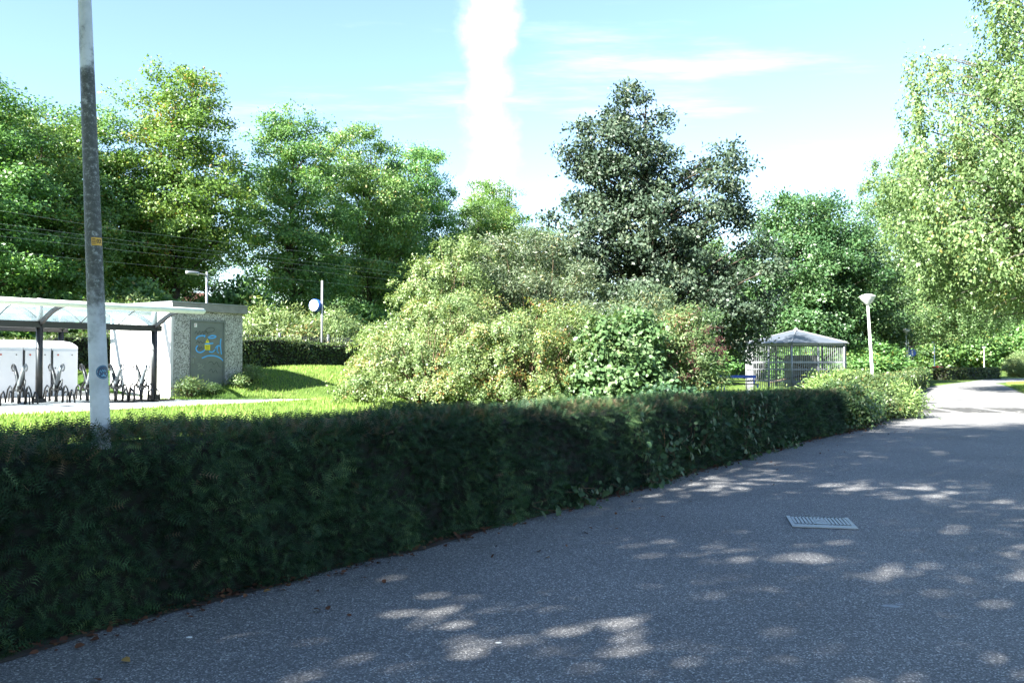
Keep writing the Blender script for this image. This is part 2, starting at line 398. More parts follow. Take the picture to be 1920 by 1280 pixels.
def scatter(tmpl, pos, dx, nz, size, rnd):
    T, F = tmpl; dx = unit(dx); y = unit(np.cross(nz, dx)); z = np.cross(dx, y); size = np.broadcast_to(np.asarray(size, float), (len(pos),))
    V = pos[:, None, :]+size[:, None, None]*(T[None, :, 0:1]*dx[:, None, :]+T[None, :, 1:2]*y[:, None, :]+T[None, :, 2:3]*z[:, None, :])
    K = len(T); FF = (F[None]+(np.arange(len(pos))*K)[:, None, None]).reshape(-1, F.shape[1])
    return V.reshape(-1, 3), FF, np.repeat(rnd, len(F))
def rdir(n, g): return unit(g.normal(size=(n, 3)))
def text(body, size, mat, parent, loc, rot, name='lettering', ext=.0006):
    cu = bpy.data.curves.new('t', 'FONT'); cu.body = body; cu.size = size; cu.align_x = 'CENTER'; cu.align_y = 'CENTER'; cu.extrude = ext
    tmp = bpy.data.objects.new('t', cu); COL.objects.link(tmp); dg = bpy.context.evaluated_depsgraph_get()
    me = bpy.data.meshes.new_from_object(tmp.evaluated_get(dg)); bpy.data.objects.remove(tmp); me.materials.clear(); me.materials.append(mat)
    o = mobj(name, me, parent); o.location = loc; o.rotation_euler = rot; return o
#@@STRUCTURE
# ------------------------------------------------------------------ the setting
def axis(lo, hi, a, b, step, grow=1.35):
    c = list(np.arange(a, b+1e-6, step)); d = step
    while c[-1] < hi: d *= grow; c.append(c[-1]+d)
    d = step
    while c[0] > lo: d *= grow; c.insert(0, c[0]-d)
    return np.array(c)
gx, gy = axis(-900, 900, -36, 40, .6), axis(-300, 1500, -12, 62, .6)
GX, GY = np.meshgrid(gx, gy); GZ = ground_z(GX, GY)
nx, ny = len(gx), len(gy); idx = np.arange(nx*ny).reshape(ny, nx)
gf = np.stack([idx[:-1, :-1], idx[:-1, 1:], idx[1:, 1:], idx[1:, :-1]], -1).reshape(-1, 4)
gm = np_mesh('ground', np.stack([GX, GY, GZ], -1).reshape(-1, 3), gf, lawn)
gm.polygons.foreach_set('use_smooth', [True]*len(gm.polygons))
tag(mobj('ground', gm), 'sunlit green lawn rising gently behind the clipped hedge', kind='structure')

EDGE_L = [(-9.5, -5.0), (-6.2, -.2), (-2.77, 4.8), (1.21, 10.6), (5.68, 17.5), (9.35, 22.7), (14.2, 32.4), (24, 52), (33.5, 71), (37.5, 75.5), (46, 82.5), (64, 91), (110, 103)]
EDGE_R = [(4.5, -6.0), (6.0, -.5), (8.5, 6), (11.5, 13), (14.5, 20.5), (17.0, 26.5), (20.3, 33.5), (24.9, 43), (33.5, 60.5), (36.5, 66.5), (46, 75), (64, 83.5), (110, 95)]
def smooth_poly(p, per=10):
    p = [Vector(a) for a in p]; o = []
    for i in range(len(p)-1):
        a, b, c, d = p[max(i-1, 0)], p[i], p[i+1], p[min(i+2, len(p)-1)]
        for k in range(per):
            t = k/per; o.append(.5*((2*b)+(c-a)*t+(2*a-5*b+4*c-d)*t*t+(3*b-a-3*c+d)*t**3))
    o.append(p[-1]); return o
el, er = smooth_poly(EDGE_L), smooth_poly(EDGE_R)
mb = MB()
for i in range(len(el)):
    for k in range(9):
        d_ = (el[min(i+1, len(el)-1)]-el[max(i-1, 0)]).normalized(); p = (el[i]+Vector((-d_.y, d_.x))*.7).lerp(er[i], k/8); mb.v.append((p.x, p.y, .014))
for i in range(len(el)-1):
    for k in range(8): a = i*9+k; mb.f.append((a, a+1, a+10, a+9))
tag(mb.build('path', asphalt, smooth=True), 'wide grey asphalt footpath curving away to the right', kind='structure')
# strip of soil under the hedge along the path
mb = MB()
for i in range(len(el)):
    d = (el[min(i+1, len(el)-1)]-el[max(i-1, 0)]).normalized(); n = Vector((-d.y, d.x))
    wig = .05*math.sin(i*2.3)+.03*math.sin(i*5.1)
    a, b = el[i]+n*1.15, el[i]-n*(.05+wig); mb.v += [(a.x, a.y, .018), (b.x, b.y, .018)]
for i in range(int(len(el)*.52)): mb.f.append((2*i, 2*i+1, 2*i+3, 2*i+2))
tag(mb.build('verge', dirt, smooth=True), 'brown soil strip under the hedge', kind='structure')
# paved square round the cycle shelter, laid as large concrete slabs
pv = tag(MB().build('pavement', paving), 'pale paved area under the cycle shelter', kind='structure')
mb = MB()
pts = [(-6, 14.4), (8, 14.4), (15.2, 14.7), (16.6, 15.0), (14.6, 16.8), (13.6, 18.6), (13.6, 22.4), (-6, 22.4)]
bm_v = [W(t, q, max(.478, gz(*W(t, q)[:2])+.012)) for t, q in pts]
mb.v = [tuple(v) for v in bm_v]; mb.f = [tuple(range(len(pts)))]
pv.data = mb.mesh('pavement', paving)

# ------------------------------------------------------------------ trees
def bez(a, b, c, n):
    return [(1-t)**2*a+2*t*(1-t)*b+t*t*c for t in [i/(n-1) for i in range(n)]]
def tree_meshes(name, seed, lobes, H, trunk_r, n_clump, subs, per, tmpl, lsize, lmat, bmat, clump_r=1.0, sub_r=.42, droop=0.0, strand=0.0, mind=.8, upb=.8, flat=.65, inner=.45, low=.16, bias=0.0, lean=(0, 0), zmin=.06, arch=0.0):
    g = np.random.default_rng(seed); rd = random.Random(seed)
    w = np.array([(l[3]*l[4]*l[5])**.72 for l in lobes]); w /= w.sum()
    cl = []
    tries = 0
    while len(cl) < n_clump and tries < n_clump*40:
        tries += 1
        l = lobes[g.choice(len(lobes), p=w)]; d = g.normal(size=3); d /= np.linalg.norm(d)
        c = np.array(l[:3])+d*np.array(l[3:6])*g.uniform()**inner
        if c[2] < .25: continue
        if all(np.sum((c-o)**2) > mind*mind for o in cl): cl.append(c)
    # trunk and one limb to each clump
    mb = MB()
    top = Vector((lean[0], lean[1], H*.9))
    tp = []
    for i in range(9):
        k = i/8; tp.append(Vector((top.x*k+.18*math.sin(k*5+seed)*k, top.y*k+.18*math.cos(k*4+seed)*k, top.z*k)))
    tr = [trunk_r*(1.28 if i == 0 else 1)*(1-.88*i/8) for i in range(9)]
    if trunk_r > 0: mb.tube([tp[0]-Vector((0, 0, .25))]+tp, [tr[0]*1.1]+tr, 9)
    def trunk_at(z):
        k = max(0, min(.999, z/top.z))*8; i = int(k); return tp[i].lerp(tp[i+1], k-i), tr[i]*(1-(k-i))+tr[i+1]*(k-i)
    for c in cl:
        c = Vector(c); hd = math.hypot(c.x, c.y)
        zb = max(low*H, min(c.z-.55*hd*rd.uniform(.7, 1.3)-.3, H*.86)); zb = min(zb, c.z)
        if trunk_r > 0: a, ra = trunk_at(zb)
        else: a, ra = Vector((c.x*.12, c.y*.12, 0)), .05
        L = (c-a).length
        m = a.lerp(c, .5)+Vector((rd.uniform(-.1, .1)*L, rd.uniform(-.1, .1)*L, .14*L*(1 if droop == 0 else 1.6)))
        r0 = min(ra*.6, .014+.0115*L)
        mb.tube(bez(a, m, c, 6), [r0, r0*.82, r0*.64, r0*.46, r0*.3, r0*.14], 5, cap=False)
    trunk = mb.mesh(name+'_trunk', bmat, True)
    C = np.array(cl); n1 = len(C)
    sz = g.uniform(.7, 1.25, n1)
    so = unit(g.normal(size=(n1*subs, 3))); so[:, 2] = so[:, 2]*.75+.18
    S = np.repeat(C, subs, 0)+so*np.array([1, 1, flat])*clump_r*np.repeat(sz, subs)[:, None]*g.uniform(.45, 1.0, (n1*subs, 1))
    sid = np.repeat(np.arange(len(S)), per)
    tone = g.normal(size=n1)*.13
    N = len(sid)
    off = g.normal(size=(N, 3))*np.array([1, 1, flat])*sub_r
    P = S[sid]+off
    if strand > 0:
        sl = g.uniform(.25, 1, len(S))*strand; k = g.uniform(size=N)
        drift = g.normal(size=(len(S), 3))*.16; drift[:, 2] = 0
        P = S[sid]+g.normal(size=(N, 3))*sub_r*(.35+.4*(1-k))[:, None]+drift[sid]*(k*sl[sid])[:, None]
        if arch > 0:
            ho = S-np.mean(C, 0); ho[:, 2] = 0; ho = unit(ho+g.normal(size=ho.shape)*np.array([.5, .5, 0])); P += ho[sid]*(k*sl[sid]*arch)[:, None]
            P[:, 2] += sl[sid]*(.35*k-.75*k*k)
        else: P[:, 2] -= k*sl[sid]
    keep = P[:, 2] > zmin*g.uniform(.85, 1.25, N); P = P[keep]; sid = sid[keep]; N = len(P)
    cen = np.mean(C, 0); outw = unit(P-cen)
    cd_ = unit(P-C[sid//subs])
    D = rdir(N, g)+cd_*.5; D[:, 2] -= droop
    cd = unit(P-C[sid//subs]); NZ = rdir(N, g)*.62+cd*.75+outw*.3; NZ[:, 2] += upb*.6
    rn = np.clip(g.beta(2.2, 2.2, N)+tone[sid//subs]+bias, 0, 1)
    special = g.uniform(size=N) > .998; rn[special] = g.uniform(.9, 1, special.sum())
    # whole sprays that have turned colour
    turned = g.uniform(size=len(S)) > .9975
    tk = turned[sid]; rn[tk] = np.clip(g.normal(.97, .02, tk.sum()), 0, 1)
    V, F, r = scatter(tmpl, P, D, NZ, lsize*g.uniform(.65, 1.3, N), rn)
    return trunk, np_mesh(name+'_crown', V, F, lmat, r)
def tree_obj(name, meshes, loc, rz, s, label, cat='tree', group=None, stem='trunk', top='crown'):
    e = empty(name, loc, rz, label, cat, group)
    e.scale = s if hasattr(s, '__len__') else (s, s, s)
    mobj(stem, meshes[0], e); mobj(top, meshes[1], e); return e

oakA = tree_meshes('oak_a', 11, [(0, 0, 10.0, 4.2, 4.2, 4.6), (.3, .3, 14.8, 2.7, 2.7, 3.4), (-1.2, 1, 6.6, 3.4, 3.4, 2.4)], 17.5, .30, 116, 9, 60, LEAF, .185, L_maple, bark, 1.25, .30, mind=1.22, low=.2, flat=.6)
oakB = tree_meshes('oak_b', 23, [(0, 0, 9.5, 3.8, 3.8, 4.8), (0, .2, 14.2, 2.5, 2.5, 3.3), (1.2, -1, 6, 3.2, 3.2, 2.4)], 17, .27, 110, 9, 60, LEAF, .18, L_oak, bark, 1.2, .30, mind=1.22, low=.2, flat=.6)
oakC = tree_meshes('oak_c', 37, [(0, 0, 9.0, 4.3, 4.3, 4.6), (1.0, 0, 12.6, 3.2, 3.2, 3.3), (-2, 0, 6.8, 3.0, 3.0, 2.6)], 15.8, .28, 116, 9, 60, LEAF, .18, L_oak, bark, 1.2, .30, mind=1.22, low=.18, bias=.06, flat=.6)
woodM = tree_meshes('wood', 51, [(0, 0, 6.2, 4.6, 4.6, 5.2), (.6, 0, 10.5, 3.2, 3.2, 3.0)], 13.5, .24, 120, 9, 60, LEAF, .20, L_mid, bark, 1.3, .34, mind=1.15, low=.1)
darkM = tree_meshes('evergreen', 63, [(-.6, 0, 5.6, 2.9, 2.8, 3.4), (-.7, 0, 8.2, 2.0, 2.0, 2.2), (-.75, 0, 10.3, 1.0, 1.0, 1.5), (-.7, 0, 9.5, 1.35, 1.3, 1.3), (-2.6, 0, 8.6, .8, 1.0, 1.5), (2.5, 0, 6.8, 1.3, 1.6, 1.7), (3.2, 0, 8.4, .8, .8, .8), (1.6, 0, 3.4, 2.3, 2.4, 2.7), (3.7, -.3, 3.7, 1.4, 1.6, 2.3), (-2.7, 0, 4.9, 2.0, 2.0, 2.4)], 11.6, .22, 250, 8, 34, LEAF, .155, L_dark, bark, .62, .20, mind=.5, low=.08, inner=.35)
birchM = tree_meshes('birch', 77, [(-1, 0, 12, 6.4, 6.0, 7.0), (.5, 0, 19.5, 4.4, 4.4, 5), (-3.6, -1, 8.2, 5.2, 5.0, 4.6), (-1, 1, 7, 6.0, 5.5, 4.2)], 24, .3, 300, 9, 50, LEAF, .18, L_birch, birchbark, 1.35, .30, droop=.8, strand=2.0, mind=1.15, low=.25, zmin=4.0)

ROW = 'broadleaf trees beyond the railway'
def row(meshes, t, q, rz, s, label):
    p = W(t, q); tree_obj('broadleaf_tree', meshes, (p.x, p.y, gz(p.x, p.y)-.05), rz, s, label, 'tree', ROW)
row(oakB, 17.0, 39, 1.0, (1, 1, .80), 'dark green tree cut off by the left edge of the picture')
row(oakC, 21.4, 41, 2.2, (.95, .95, .84), 'green tree left of the leaning pole, behind the cycle shelter')
row(oakB, 25.4, 43, 4.0, (.95, .95, .84), 'green tree crown just right of the leaning pole')
row(oakA, 29.6, 41, .4, (1.06, 1.06, 1.0), 'tallest broadleaf tree with yellowing leaves, above the concrete shed')
row(oakB, 38.6, 41, 2.0, (1.02, 1.02, 1.02), 'narrow topped tree behind the round blue sign')
row(oakC, 46.5, 41.5, 3.6, (.92, .92, 1.14), 'light green tree left of the pale contrail cloud')
row(oakC, 53.0, 43, 5.3, (.9, .9, 1.14), 'lower right hand tree of the row, below the contrail')
row(oakA, 65, 43, 1.2, (1.0, 1.0, .98), 'bright green tree top left of the dark evergreen')
row(oakB, 72, 42, 2.9, (1.0, 1.0, .8), 'tree peeping out behind the dark evergreen on its left')

row(oakC, 59.5, 41, .9, (.95, .95, .93), 'tree top between the contrail and the dark evergreen, behind the shrub mass')
for i, (t, lab) in enumerate([(24, 'far tree seen through the gap left of the leaning pole'), (38.5, 'far tree seen through the gap above the shed'), (55.5, 'far tree seen left of the shrub mass'), (64, 'far tree seen just above the shrub mass')]):
    p = W(t, 54+2*(i % 2)); tree_obj('broadleaf_tree', woodM, (p.x, p.y, 1.1), i*1.1, (1.15, 1.15, .78), lab, 'tree', 'farther trees behind the tree row')
tree_obj('evergreen_oak', darkM, (5.6, 36, .2), 0.0, (1.03, 1.03, 1.12), 'tall dark grey-green tree in the middle with ragged top')
tree_obj('broadleaf_tree', woodM, (20.2, 62, 0), .6, (1.05, 1.05, 1.02), 'rounded green tree behind the aviary', 'tree', 'park trees')
tree_obj('broadleaf_tree', woodM, (25.2, 66, 0), 2.6, (.95, .95, .86), 'lower green tree right of the one behind the aviary', 'tree', 'park trees')
tree_obj('broadleaf_tree', woodM, (14.2, 68, 0), 4.4, (1.0, 1.0, .82), 'green tree half hidden between the dark evergreen and the aviary', 'tree', 'park trees')
tree_obj('birch_tree', birchM, (28.0, 44.5, 0), 0, (1.05, 1.05, 1.1), 'huge pale green weeping tree filling the right edge', 'tree', 'weeping birches')
tree_obj('birch_tree', birchM, (35.0, 78.0, 0), 2.4, (1.0, 1.0, .86), 'smaller weeping tree behind the second lamp post', 'tree', 'weeping birches')
WD = 'wood at the end of the path'
for (x, y, rz, s, lab) in [
    (41, 98, .4, (1, 1, .9), 'green tree behind the third lamp post'),
    (64, 150, 1.9, (1.4, 1.4, 1.25), 'dark tree left of the farthest lamp'),
    (76, 159, 3.0, (1.4, 1.4, 1.3), 'dark tree just behind the farthest lamp post'),
    (90, 162, 4.2, (1.4, 1.4, 1.3), 'tree above the pale shrubs at the right edge, end of the path'),
    (101, 152, 5.2, (1.4, 1.4, 1.3), 'tree at the right edge beyond the end of the path'),
    (33, 92, 2.1, (1.0, 1.0, .9), 'tree between the aviary tree and the second lamp post'),
    (52, 152, 1.1, (1.4, 1.4, 1.1), 'farthest wood tree seen in the gap above the far hedge')]:
    tree_obj('wood_tree', woodM, (x, y, 0), rz, s, lab, 'tree', WD)
SH = 'tall trees behind the camera that shade the path'
topL = (0, 0, 16.5, 4.0, 4.0, 4.0); lowL = (0, 0, 10.6, 4.6, 4.6, 3.8)
shadeM = tree_meshes('shade', 41, [(-.8, 0, 10.3, 2.5, 2.5, 2.3), topL, topL, topL], 20.5, .3, 112, 8, 28, LEAF, .27, L_oak, bark, 1.15, .36, mind=1.1, low=.3)
sparseM = tree_meshes('shade_sparse', 43, [(0, 0, 11.0, 4.6, 4.6, 4.8), (0, 0, 15.5, 3.4, 3.4, 3.6)], 20.5, .3, 70, 8, 26, LEAF, .28, L_oak, bark, 1.1, .36, mind=1.4, low=.3)
wideM = tree_meshes('shade_wide', 47, [lowL, lowL, lowL, (0, 0, 15.2, 2.6, 2.6, 2.8)], 18, .3, 88, 8, 26, LEAF, .28, L_oak, bark, 1.1, .36, mind=1.25, low=.3)
for (m, x, y, rz, s, lab) in [
    (shadeM, -6.6, 2.2, 2.4, (1.1, 1.1, 1.0), 'tall tree just outside the left edge, shading the path'),
    (sparseM, -5.2, -5.2, 1.3, (1.05, 1.05, 1.0), 'tall tree behind the camera, shading the near path'),
    (wideM, -12.5, -4.5, 2.3, (1.2, 1.2, .95), 'tall tree behind the camera on the left, shading the hedge')]:
    tree_obj('shade_tree', m, (x, y, 0), rz, s, lab, 'tree', SH)

# ------------------------------------------------------------------ shrubs
def shrub(name, seed, lobes, n_clump, subs, per, tmpl, lsize, lmat, loc, label, clump_r=.5, sub_r=.18, group=None, rz=0, s=1, meshes=None, **kw):
    kw.setdefault('mind', .35); kw.setdefault('inner', .38)
    H = max(l[2]+l[5] for l in lobes) if lobes else 1
    me = meshes or tree_meshes(name, seed, lobes, H, 0, n_clump, subs, per, tmpl, lsize, lmat, twigm, clump_r, sub_r, **kw)
    tree_obj(name, me, loc, rz, s, label, 'shrub', group, 'stems', 'foliage'); return me
BG = 'mass of shrubs on the lawn'
def at(x, y, dz=-.03): return (x, y, gz(x, y)+dz)
shrub('arching_shrub', 5, [(0, 0, 1.1, 1.9, 1.6, 1.2), (.9, .4, 1.9, 1.6, 1.5, 1.3), (-.7, -.3, .6, 1.7, 1.4, .8)], 84, 9, 60, LEAF, .068, L_bushy, at(-2.3, 24.3), 'big pale green arching shrub at the left end of the shrub mass', .45, .085, BG, strand=.9, droop=.4, arch=.8, mind=.5)
shrub('autumn_shrub', 6, [(0, 0, 1.5, 1.9, 1.5, 1.3), (-.6, -.5, .9, 1.8, 1.4, 1.1), (.7, 0, 1.9, 1.3, 1.2, 1.05)], 84, 9, 60, LEAF, .065, L_orange, at(.4, 24.0), 'green and orange tinged shrub in the middle of the mass', .45, .085, BG, strand=1.0, droop=.5, arch=.75, mind=.5)
shrub('broad_leaved_shrub', 7, [(0, 0, 1.0, 1.35, 1.1, 1.1), (-.1, .3, 1.9, 1.1, 1.0, .9), (-.5, -.2, .6, 1.1, 1.0, .7)], 75, 8, 24, BROAD, .125, L_big, at(2.9, 23.4), 'bright green shrub with large broad leaves', .42, .16, BG, droop=.6, upb=.7)
shrub('willow_shrub', 8, [(0, 0, 3.2, 1.9, 1.6, 2.3), (.8, 0, 2.4, 2.0, 1.6, 2.0), (-.3, 0, 4.6, 1.1, 1.1, 1.2)], 80, 9, 60, SLIM, .12, L_willow, at(.6, 30.5), 'grey-green narrow leaved shrub standing behind the orange tinged one', .6, .17, BG, droop=.1, upb=.5, mind=.6, s=(1.15, 1, 1.05))
shrub('tall_shrub', 9, [(0, 0, 2.6, 1.7, 1.5, 1.9), (.3, 0, 4.0, 1.1, 1.1, 1.2), (-.7, 0, 1.8, 1.7, 1.4, 1.5)], 72, 9, 56, LEAF, .08, L_bushy, at(-2.3, 29.0), 'taller pale green shrub rising behind the arching one', .5, .11, BG, strand=.9, droop=.4, arch=.7, mind=.6)
shrub('feathery_shrub', 10, [(0, 0, 1.8, 1.4, 1.2, 1.5), (.5, 0, 2.8, .8, .8, .8)], 60, 8, 50, SLIM, .11, L_willow, at(3.7, 27.5), 'feathery light green shrub in front of the dark tree', .5, .16, BG, droop=.2, mind=.5, bias=.1)
elder_c = at(4.75, 24.6)
em = tree_meshes('elder', 12, [(0, 0, 1.2, 1.0, .9, 1.2), (-.1, 0, 2.2, .8, .8, .8), (.35, 0, 2.7, .35, .35, .5)], 2.9, 0, 60, 8, 44, SLIM, .11, L_elder, twigm, .4, .13, droop=.4, mind=.3, inner=.4)
ee = tree_obj('elder_bush', em, elder_c, 0, 1, 'elder bush with dark red berry clusters', 'shrub', BG, 'stems', 'foliage')
g = np.random.default_rng(99)
BT = (np.array([[1, 0, 0], [-1, 0, 0], [0, 1, 0], [0, -1, 0], [0, 0, 1], [0, 0, -1]], float), np.array([[0, 2, 4], [2, 1, 4], [1, 3, 4], [3, 0, 4], [2, 0, 5], [1, 2, 5], [3, 1, 5], [0, 3, 5]]))
cc = []
for i in range(34):
    a = g.uniform(-2.4, .3); z = g.uniform(1.0, 2.5) if i < 29 else g.uniform(2.6, 3.15)
    r = 1.02*math.sqrt(max(.05, 1-((z-1.5)/1.75)**2)) if i < 29 else .3
    cc.append((r*math.cos(a)+.1, r*math.sin(a), z))
cc = np.repeat(np.array(cc), 42, 0); P = cc+g.normal(size=cc.shape)*np.array([.07, .07, .05])
V, F, r = scatter(BT, P, rdir(len(P), g), rdir(len(P), g), .014, g.uniform(size=len(P)))
tag(mobj('berries', np_mesh('berries', V, F, L_berry, r), ee), kind='stuff')
# lower plants behind the hedge
LP = 'low plants behind the hedge'
ivy_low = shrub('leafy_plant', 13, [(0, 0, .5, .8, .6, .52)], 34, 6, 14, BROAD, .10, L_ivy, at(3.5, 20.2), 'low leafy plant poking over the hedge in front of the elder', .32, .15, LP)
shrub('leafy_plant', 13, [], 0, 0, 0, BROAD, .1, L_ivy, at(4.45, 20.8), 'low leafy plant over the hedge left of the blue bench', group=LP, rz=2, meshes=ivy_low, s=(.9, .9, .9))
lime_a = shrub('nettle_clump', 14, [(0, 0, .4, 1.2, 1.0, .5), (.4, .3, .6, .8, .8, .4)], 70, 8, 22, SLIM, .13, L_lime, at(11.0, 29.6), 'sunlit yellow-green clump in front of the aviary', .36, .16, LP, droop=.1)
for (x, y, rz, s, lab) in [(12.0, 31.0, 1.2, (1, 1, 1.15), 'sunlit clump at the foot of the nearest lamp post'),
                           (9.6, 31.5, 2.4, (1, 1, .55), 'lower yellow-green clump before the aviary bars'),
                           (12.6, 34.0, 3.4, (1.1, 1.1, 1.1), 'bright clump behind the nearest lamp post'),
                           (10.9, 25.6, 4.4, (.8, .8, .9), 'pale clump right above the mixed hedge')]:
    shrub('nettle_clump', 14, [], 0, 0, 0, SLIM, .1, L_lime, at(x, y), lab, group=LP, rz=rz, meshes=lime_a, s=s)
mixm = shrub('hedge_shrub', 15, [(0, 0, .42, .8, .7, .5), (.1, .1, .6, .55, .55, .38)], 60, 8, 24, LEAF, .085, L_hedge, at(7.75, 21.3), 'shrub growing on from the end of the clipped yew hedge', .28, .12, 'loose shrubs along the path edge', mind=.22)
for (x, y, rz, s, lab) in [(8.6, 22.8, 1.3, 1.0, 'second loose shrub past the end of the yew hedge'),
                           (9.35, 24.2, 2.6, (1.1, 1.1, 1.05), 'third loose shrub past the end of the yew hedge'),
                           (9.95, 25.4, 3.9, 1.1, 'fourth loose shrub, just before the nearest lamp post'),
                           (10.95, 27.3, 5.1, (1.15, 1.15, 1.1), 'loose shrub in front of the nearest lamp post')]:
    shrub('hedge_shrub', 15, [], 0, 0, 0, LEAF, .1, L_hedge, at(x, y), lab, group='loose shrubs along the path edge', rz=rz, meshes=mixm, s=s)
# brush on the far side of the railway and far pale shrubs
brush = shrub('brush', 16, [(0, 0, 1.6, 2.4, 1.6, 1.6), (.5, 0, 2.4, 1.5, 1.2, 1.2)], 80, 8, 40, SLIM, .20, L_bushy, W(26.5, 29, .7), 'pale feathery brush beside the concrete shed', .6, .25, 'brush along the railway', droop=.3, mind=.5)
for (t, q, rz, s, lab) in [(31, 29.5, 1, .9, 'pale feathery brush left of the round blue sign'), (38, 32, 2, (1.1, 1, .8), 'brush right of the round blue sign'), (22, 34, 3, (1.2, 1, 1), 'brush behind the concrete shed roof')]:
    shrub('brush', 16, [], 0, 0, 0, SLIM, .1, L_lime, W(t, q, 1.1), lab, group='brush along the railway', rz=rz, meshes=brush, s=s)
under = shrub('undergrowth', 17, [(0, 0, 1.7, 3.0, 2.0, 1.9), (-1, 0, 2.5, 1.8, 1.4, 1.5)], 80, 8, 24, LEAF, .26, L_oak, W(14, 37, 1.1), 'dark undergrowth at the far left under the trees', .7, .3, 'undergrowth below the tree row', mind=.6)
for i, (t, lab) in enumerate([(20, 'dark undergrowth left of the leaning pole'), (26, 'dark undergrowth right of the leaning pole'), (32, 'dark undergrowth behind the platform lamp'), (40, 'dark undergrowth behind the round sign pole'), (47, 'dark undergrowth left of the shrub mass'), (54, 'dark undergrowth above the shrub mass'), (62, 'undergrowth far behind the shrub mass')]):
    shrub('undergrowth', 17, [], 0, 0, 0, LEAF, .1, L_oak, W(t, 37+(i % 3), 1.1), lab, group='undergrowth below the tree row', rz=i*1.3, meshes=under, s=(1.1, 1.1, 1+.12*(i % 3)))
for i, (x, y, lab) in enumerate([(58, 143, 'dark undergrowth left under the far wood'), (68, 147, 'dark undergrowth below the far wood left of the last lamp'), (78, 150, 'dark undergrowth behind the farthest lamp'), (89, 150, 'dark undergrowth right of the farthest lamp'), (99, 148, 'dark undergrowth at the right edge under the far wood')]):
    shrub('undergrowth', 17, [], 0, 0, 0, LEAF, .1, L_oak, (x, y, 0), lab, group='undergrowth of the far wood', rz=i*1.7, meshes=under, s=(2.2, 2.0, 2.0))
for i, (x, y, s, lab) in enumerate([(53.0, 92.5, (.75, .75, .6), 'pale shrub at the path bend by the farthest lamp'), (57, 98, (1.2, 1.2, .8), 'pale shrub at the right edge beyond the path'), (30, 78, (1.5, 1.5, 1.2), 'shrub behind the second lamp post'), (24, 60, (1.3, 1.3, .9), 'shrub right of the aviary'), (19, 57, (1.3, 1.3, 1), 'shrub behind the right corner of the aviary'), (12, 60, (1.5, 1.5, 1), 'shrub behind the left side of the aviary')]):
    shrub('park_shrub', 16, [], 0, 0, 0, SLIM, .1, L_lime, (x, y, 0), lab, group='shrubs in the park', rz=i*1.1, meshes=brush if i in (0, 1) else under, s=s if i in (0, 1) else tuple(k*.72 for k in s))

